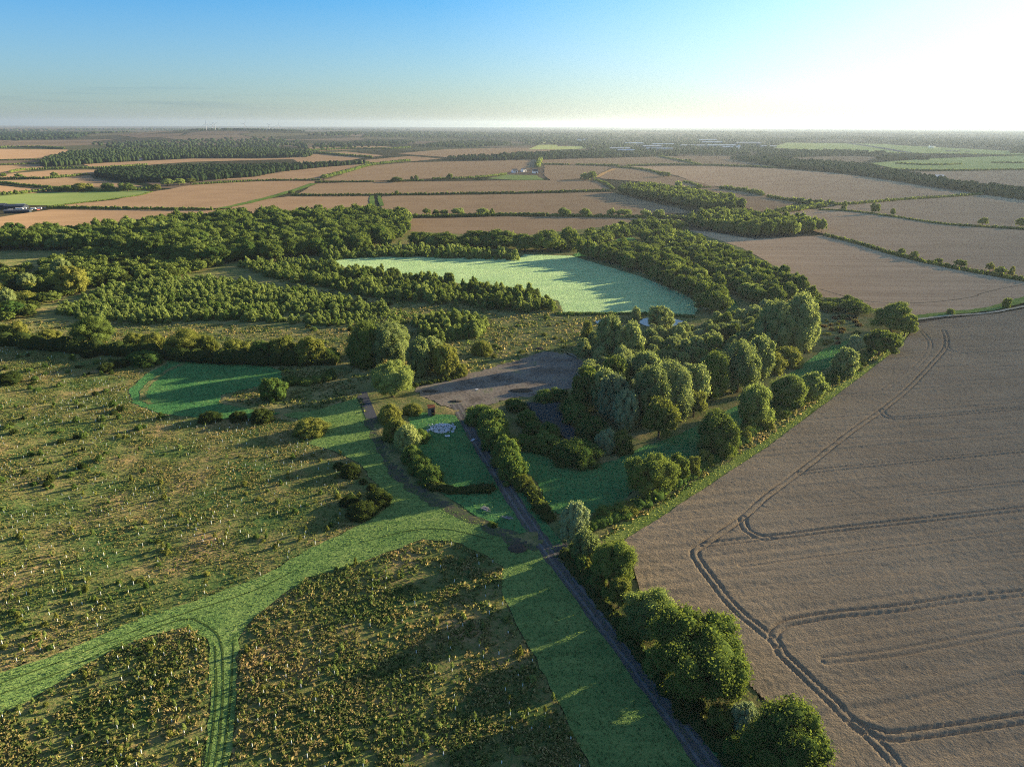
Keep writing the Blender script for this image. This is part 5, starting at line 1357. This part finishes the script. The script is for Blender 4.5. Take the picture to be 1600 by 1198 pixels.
for px, py, rz, lab in ((758, 797, -0.5, 'pile of grey boards nearer the dirt path'), (793, 811, -0.35, 'pile of grey boards nearer the gravel track')):
    x, y = G(px, py); mb = MB(); rng = np.random.default_rng(px)
    for k in range(12): mb.box((rng.normal() * 0.35, rng.normal() * 0.5, 0.1 + 0.11 * (k // 3)), (2.6 * rng.uniform(0.6, 1.1), 0.24, 0.07), 0, rng.normal() * 0.25)
    o = mb.build('board_pile', wood_m, loc=(x, y, 0.3)); o.rotation_euler = (0, 0, rz); tag(o, lab, 'board pile')
def heap(label, px, py, rx, ry, h, mat, seed):
    x, y = G(px, py); V, F = ICO2
    v = V * np.array([rx, ry, h]) * (1 + 0.35 * (vnoise(V[:, 0] * 2.5 + 9, V[:, 1] * 2.5 + V[:, 2], seed)[:, None] - 0.5)); v[:, 2] = np.maximum(v[:, 2], -0.1)
    mb = MB(); mb.add(v, F, 0, True)
    for k in range(40):
        a, q = random.uniform(0, 6.28), random.random() ** 0.5; s = random.uniform(0.08, 0.25)
        mb.add(ICO0[0] * s + np.array([rx * q * math.cos(a), ry * q * math.sin(a), h * (1 - q * q) * 0.95]), ICO0[1])
    tag(mb.build('earth_heap', mat, loc=(x, y, 0.25)), label, 'heap')
heap('dark earth heap on the mown grass beside the track fork', 808, 858, 2.6, 2.2, 0.7, soil_m, 3)
heap('dark heap on the right side of the bare yard', 815, 611, 5, 2.6, 0.7, soil_m, 4)
heap('small dark heap at the mouth of the track in the yard', 712, 628, 2.6, 1.2, 0.5, soil_m, 5)
heap('dark heap at the far tip of the yard beside the tan grass', 843, 546, 2.4, 1.6, 0.9, soil_m, 6)
heap('dark heap on the left side of the bare yard', 672, 612, 3.5, 1.6, 0.5, soil_m, 7)

# ------------------------------------------------------------------ buildings far off
def house(nm, label, cat, px, py, L, W, H, rh, rz, wall_m, roof_m, door=True, hip=0.0):
    x, y = G(px, py)
    r = thing(nm, label, cat, (x, y, 0), rz)
    mb = MB()
    mb.box((0, 0, H / 2), (L, W, H))
    for s in (-1, 1):
        mb.add([(s * (L / 2 - 0.02), -W / 2, H), (s * (L / 2 - 0.02), W / 2, H), (s * (L / 2 - 0.02), 0, H + rh - 0.05)], [[0, 1, 2]])
    mb.build('wall', wall_m, r)
    mb = MB(); e = 0.4
    for s in (-1, 1):
        a = np.array([(-L / 2 - e, s * (W / 2 + e), H - 0.15), (L / 2 + e, s * (W / 2 + e), H - 0.15), (L / 2 + e, 0, H + rh), (-L / 2 - e, 0, H + rh)])
        mb.add(np.vstack([a, a + [0, 0, 0.25]]), [[3, 2, 1, 0], [4, 5, 6, 7], [0, 1, 5, 4], [1, 2, 6, 5], [2, 3, 7, 6], [3, 0, 4, 7]])
    mb.build('roof', roof_m, r)
    if door:
        mb = MB(); mb.box((L * 0.2, -W / 2 - 0.04, H * 0.35), (min(4, L * 0.2), 0.06, H * 0.68)); mb.build('door', dark_in, r)
        mb = MB()
        for k in range(4): mb.box((-L * 0.4 + k * L * 0.15, -W / 2 - 0.04, H * 0.6), (L * 0.06, 0.06, H * 0.25))
        mb.build('window', dark_in, r)
    return r
white_w = plain('white wall', (0.72, 0.72, 0.70), 0.06, 0.3); brick_w = plain('brick wall', (0.30, 0.17, 0.12), 0.2, 0.5); slate = plain('slate roof', (0.07, 0.08, 0.10), 0.2, 0.3)
blue_r = plain('blue-grey sheet roof', (0.09, 0.135, 0.19), 0.1, 0.1, spec=0.5); grey_r = plain('grey sheet roof', (0.11, 0.13, 0.15), 0.1, 0.1, spec=0.5); tile_r = plain('red tiled roof', (0.28, 0.11, 0.07), 0.2, 0.4)
dk = plain('dark sheeted wall', (0.04, 0.05, 0.06), 0.2, 0.4)
house('barn', 'long dark roofed barn with a white gable in the farmyard at far left', 'barn', 26, 326, 26, 12, 3.6, 2.4, 0.05, dk, slate)
house('barn', 'low dark barn half out of the photo at the far left farmyard', 'barn', -4, 325, 24, 12, 4, 2.2, 0.1, dk, slate)
house('barn', 'long low dark shed in front of the white caravans at far left', 'barn', 28, 332, 30, 7, 2.6, 1.2, 0.22, dk, slate)
house('marquee', 'white peaked marquee in the farmyard at far left', 'marquee', 33, 324.5, 11, 7, 2.8, 2.2, 0.2, white_w, white_w, False)
def caravan(label, px, py, rz):
    x, y = G(px, py); r = thing('caravan', label, 'caravan', (x, y, 0), rz, 'white caravans in the far farmyard')
    mb = MB(); mb.box((0, 0, 1.5), (6.0, 2.2, 1.9)); o = mb.build('body', white_w, r); b_ = o.modifiers.new('bevel', 'BEVEL'); b_.width = 0.35; b_.segments = 3
    mb = MB()
    for k in (-1.8, 0, 1.8): mb.box((k, -1.11, 1.8), (1.1, 0.05, 0.6))
    mb.build('window', dark_in, r)
    for s in (-1, 1):
        mb = MB(); mb.tube([(0, s * 0.85, 0.33), (0, s * 1.05, 0.33)], [0.33, 0.33], 12); mb.build('wheel', dark_in, r)
for lab, px, py, rz in (('white caravan left of the marquee at far left', 28, 328, 0.2), ('white caravan below the marquee at far left', 33, 328, 0.1), ('white caravan right of the marquee at far left', 38, 327, 0.15), ('white caravan in front of the dark shed at far left', 17, 330, 0.4), ('white caravan among the parked cars at far left', 52, 327.5, 0.2), ('last white caravan towards the hedge at far left', 62, 327, 0.1)):
    caravan(lab, px, py, rz)
def car(label, px, py, rz, mat):
    x, y = G(px, py); r = thing('parked_car', label, 'car', (x, y, 0), rz, 'cars parked in the far farmyard')
    mb = MB(); mb.box((0, 0, 0.62), (4.3, 1.8, 0.7)); mb.build('body', mat, r)
    mb = MB(); v = np.array([(-1.5, -0.85, 0.97), (1.2, -0.85, 0.97), (1.2, 0.85, 0.97), (-1.5, 0.85, 0.97), (-1.1, -0.72, 1.5), (0.5, -0.72, 1.5), (0.5, 0.72, 1.5), (-1.1, 0.72, 1.5)])
    mb.add(v, [[4, 5, 6, 7], [0, 1, 5, 4], [1, 2, 6, 5], [2, 3, 7, 6], [3, 0, 4, 7]]); mb.build('cabin', dark_in, r)
    for a in (-1.35, 1.35):
        for s in (-1, 1):
            mb = MB(); mb.tube([(a, s * 0.78, 0.32), (a, s * 0.95, 0.32)], [0.32, 0.32], 12); mb.build('wheel', dark_in, r)
paints = [plain('white car paint', (0.7, 0.7, 0.7), 0.05, 1, spec=0.3), plain('silver car paint', (0.4, 0.41, 0.43), 0.05, 1, spec=0.3), plain('red car paint', (0.35, 0.04, 0.03), 0.05, 1, spec=0.3), plain('blue car paint', (0.05, 0.09, 0.2), 0.05, 1, spec=0.3)]
for i, (px, py) in enumerate(((10, 328.5), (15, 327.5), (21, 328.2), (43, 328), (48, 328.5), (57, 326.5), (60, 328.2), (67, 326), (71, 325.5), (24, 329.5))):
    car(['white', 'silver', 'red', 'dark blue'][i % 4] + ' car parked ' + ['left of the barn gable', 'right below the barn gable', 'under the barn wall', 'right of the marquee', 'beyond the middle caravan', 'behind the middle caravan', 'near the last caravan', 'past the last caravan', 'nearest to the hedge', 'in front of the dark shed'][i], px, py, 0.2 * i, paints[i % 4])
for lab, px, py, rz in (('small white gabled farmhouse among trees in the far fields, left', 804, 270, 0.5), ('white gabled farmhouse among trees in the far fields, middle', 818, 268.5, 0.9), ('white walled cottage among trees in the far fields, right', 836, 271, 0.2)):
    house('farmhouse', lab, 'house', px, py, 13, 8, 5, 4, rz, white_w, slate)
house('farmhouse', 'red roofed house at the front edge of the upper far left wood', 'house', 221, 250.5, 14, 9, 5, 4, 0.3, white_w, tile_r)
house('farmhouse', 'red roofed house between the lower far left wood and the wheat', 'house', 301, 281, 12, 8, 5, 4, 0.2, brick_w, tile_r)
house('barn', 'large blue-grey barn behind the far tree belt on the right', 'barn', 1456, 281.5, 48, 22, 7, 4, 0.1, grey_wall, blue_r)
house('barn', 'small grey barn right of the large blue-grey barn', 'barn', 1486, 287, 16, 10, 5, 3, 0.5, grey_wall, blue_r)
for k, (lab, px, py, L_, W_, H_) in enumerate((
    ('blue-grey warehouse nearest on the left of the far town', 968, 236, 90, 40, 12), ('blue warehouse stepped in front of the nearest one', 978, 239, 70, 30, 11), ('long grey warehouse on the left of the far town', 990, 226.5, 110, 35, 10),
    ('blue peaked warehouse in the middle of the far town', 1018, 233, 90, 45, 14), ('long low blue warehouse in the middle of the far town', 1030, 235, 120, 30, 8), ('grey warehouse behind the blue peaked warehouse', 1035, 228, 130, 35, 9),
    ('pale blue warehouse right of the middle of the far town', 1082, 230, 130, 40, 9), ('large blue warehouse on the right of the far town', 1112, 226, 120, 50, 14), ('widest blue warehouse in front on the right of the far town', 1126, 231, 160, 45, 12),
    ('grey-blue warehouse behind the white tower', 1168, 227, 150, 50, 14), ('low grey warehouse left of the white tower', 1143, 233, 90, 35, 9), ('far grey warehouse on the skyline of the town', 1105, 221.5, 140, 40, 12), ('far blue warehouse at the right end of the town', 1200, 231, 80, 30, 9))):
    house('warehouse', lab, 'warehouse', px, py, L_, W_, H_, 3.5, [0.05, -0.1, 0.2][k % 3], grey_wall if k % 2 else plain('pale cladding', (0.14, 0.165, 0.19), 0.08, 0.1), blue_r if k % 3 else grey_r)
for lab, px, py in (('pale sunlit house on the skyline of the town, left', 905, 220), ('pale sunlit house on the skyline of the town, right', 915, 219.5), ('white house beyond the airfield', 1456, 231), ('white house beside the bright far pasture', 849, 211.5)):
    house('town_house', lab, 'house', px, py, 30, 16, 9, 6, 0.1, white_w, slate, False)
x, y = G(1154, 234.5)
r = thing('water_tower', 'white mushroom-shaped water tower in front of the far warehouses', 'tower', (x, y, 0))
mb = MB(); mb.tube([(0, 0, 0), (0, 0, 16)], [3, 2.4], 16); mb.build('shaft', white_w, r)
mb = MB(); mb.tube([(0, 0, 15.5), (0, 0, 17.5), (0, 0, 21), (0, 0, 22)], [2.5, 6.5, 6.5, 5], 20); mb.build('tank', white_w, r)

# airliners parked on the far airfield
def airliner(label, px, py, rz, k, mat):
    x, y = G(px, py); r = thing('airliner', label, 'aeroplane', (x, y, 0), rz, 'aeroplanes on the far airfield')
    mb = MB(); mb.tube([(-18, 0, 4.8), (-12, 0, 4.2), (0, 0, 4), (13, 0, 4), (17, 0, 3.9), (19, 0, 3.6)], [0.5, 1.6, 2.1, 2.1, 1.5, 0.3], 12); mb.build('fuselage', mat, r)
    for s in (-1, 1):
        mb = MB(); v = np.array([(3, s * 1.8, 3.2), (-4, s * 1.8, 3.2), (-8, s * 17, 4.4), (-5.6, s * 17, 4.4)]); mb.add(np.vstack([v, v + [0, 0, 0.4]]), [[0, 1, 2, 3], [7, 6, 5, 4], [0, 4, 5, 1], [1, 5, 6, 2], [2, 6, 7, 3], [3, 7, 4, 0]]); mb.build('wing', mat, r)
        mb = MB(); mb.tube([(1.5, s * 6, 2.3), (-2.5, s * 6, 2.3)], [1.0, 0.8], 10); mb.build('engine', dark_in, r)
        mb = MB(); mb.tube([(-1, s * 2.6, 0.6), (-1, s * 2.6, 3.4)], [0.3, 0.2], 6); mb.tube([(-1, s * 2.3, 0.6), (-1, s * 2.9, 0.6)], [0.6, 0.6], 10); mb.build('landing_gear', dark_in, r)
    mb = MB(); v = np.array([(-12.5, -0.2, 5.2), (-17.5, -0.2, 5.2), (-19.5, -0.2, 12.5), (-16.5, -0.2, 12.5)]); mb.add(np.vstack([v, v + [0, 0.4, 0]]), [[0, 1, 2, 3], [7, 6, 5, 4], [0, 4, 5, 1], [1, 5, 6, 2], [2, 6, 7, 3], [3, 7, 4, 0]]); mb.build('tail_fin', mat, r)
    r.scale = (k, k, k)
ap = plain('dull aircraft paint', (0.16, 0.17, 0.18), 0.1, 0.2)
for lab, px, py, rz, k in (('largest dark aeroplane on the far airfield, leftmost', 1482, 237.3, 3.3, 1.0), ('second dark aeroplane on the far airfield, right of the largest', 1494, 237.6, 3.2, 0.95), ('small dark aeroplane on the far airfield, rightmost', 1511, 238.6, 3.3, 0.7)):
    airliner(lab, px, py, rz, k, ap)

# wind turbines on the western skyline
def turbine(label, px, top_px, D, hub_h, blade, rot0, rz):
    d = ray(px, 205); k = D / math.hypot(d[0], d[1]); x, y = d[0] * k, d[1] * k
    g = float(hills(np.array(x), np.array(y)))
    dt = ray(px, top_px); hub_z = CAMH + dt[2] / math.hypot(dt[0], dt[1]) * D
    H = max(50, hub_z - g)
    r = thing('wind_turbine', label, 'wind turbine', (x, y, g), rz, 'wind turbines on the skyline')
    mb = MB(); mb.tube([(0, 0, 0), (0, 0, H)], [2.6, 1.5], 12); mb.build('tower', tw_m, r)
    mb = MB(); mb.box((0, 1.5, H + 1.2), (3.2, 9, 3.2)); mb.tube([(0, -3, H + 1.2), (0, -5.2, H + 1.2)], [1.8, 0.4], 10); mb.build('nacelle', tw_m, r)
    for q in range(3):
        a = rot0 + q * 2.0944; u = np.array([math.sin(a), 0, math.cos(a)]); s = np.array([math.cos(a), 0, -math.sin(a)])
        c = np.array([0, -4.2, H + 1.2]); mb = MB()
        v = []
        for t_, w_ in ((1.2, 1.2), (0.2 * blade, 2.2), (0.6 * blade, 1.4), (blade, 0.3)):
            for sx, sy in ((-0.35, -0.25), (0.65, -0.05), (0.65, 0.05), (-0.35, 0.25)): v.append(c + u * t_ + s * w_ * sx + np.array([0, sy, 0]))
        f = [[4 * i + j, 4 * i + (j + 1) % 4, 4 * i + 4 + (j + 1) % 4, 4 * i + 4 + j] for i in range(3) for j in range(4)]
        mb.add(v, f); mb.build('blade', tw_m, r)
tw_m = plain('turbine paint', (0.45, 0.47, 0.5), 0.05, 0.1)
for lab, px, tp, D, bl, r0 in (('dark wind turbine with one blade straight up, leftmost on the skyline', 323, 194.5, 6900, 44, 0.0), ('dark wind turbine with a Y-shaped rotor, second on the skyline', 337, 194.0, 6900, 34, 1.05), ('pale wind turbine low behind the two dark ones', 333, 197, 7600, 30, 0.6), ('pale wind turbine standing alone right of the dark pair', 383, 195.5, 7200, 32, 0.5), ('left one of the faint pair of wind turbines', 421, 195.5, 7600, 30, 1.2), ('right one of the faint pair of wind turbines', 435.5, 195.8, 7600, 30, 0.2)):
    turbine(lab, px, tp, D, 0, bl, r0, 0.25)

# ------------------------------------------------------------------ the air itself
hz = NT('haze'); pv = hz.n('ShaderNodeVolumePrincipled')
pv.inputs['Color'].default_value = (0.46, 0.58, 0.70, 1); pv.inputs['Density'].default_value = HAZE_DENSITY; pv.inputs['Anisotropy'].default_value = 0.6
hz.link(pv.outputs[0], hz.out.inputs['Volume'])
mb = MB(); zb, zt = -16.0, 240.0
mb.box((0, 0, (zb + zt) / 2), (70000, 70000, zt - zb))
tag(mb.build('haze', hz.m), 'thin pale morning haze over the whole countryside', 'haze', kind='stuff')
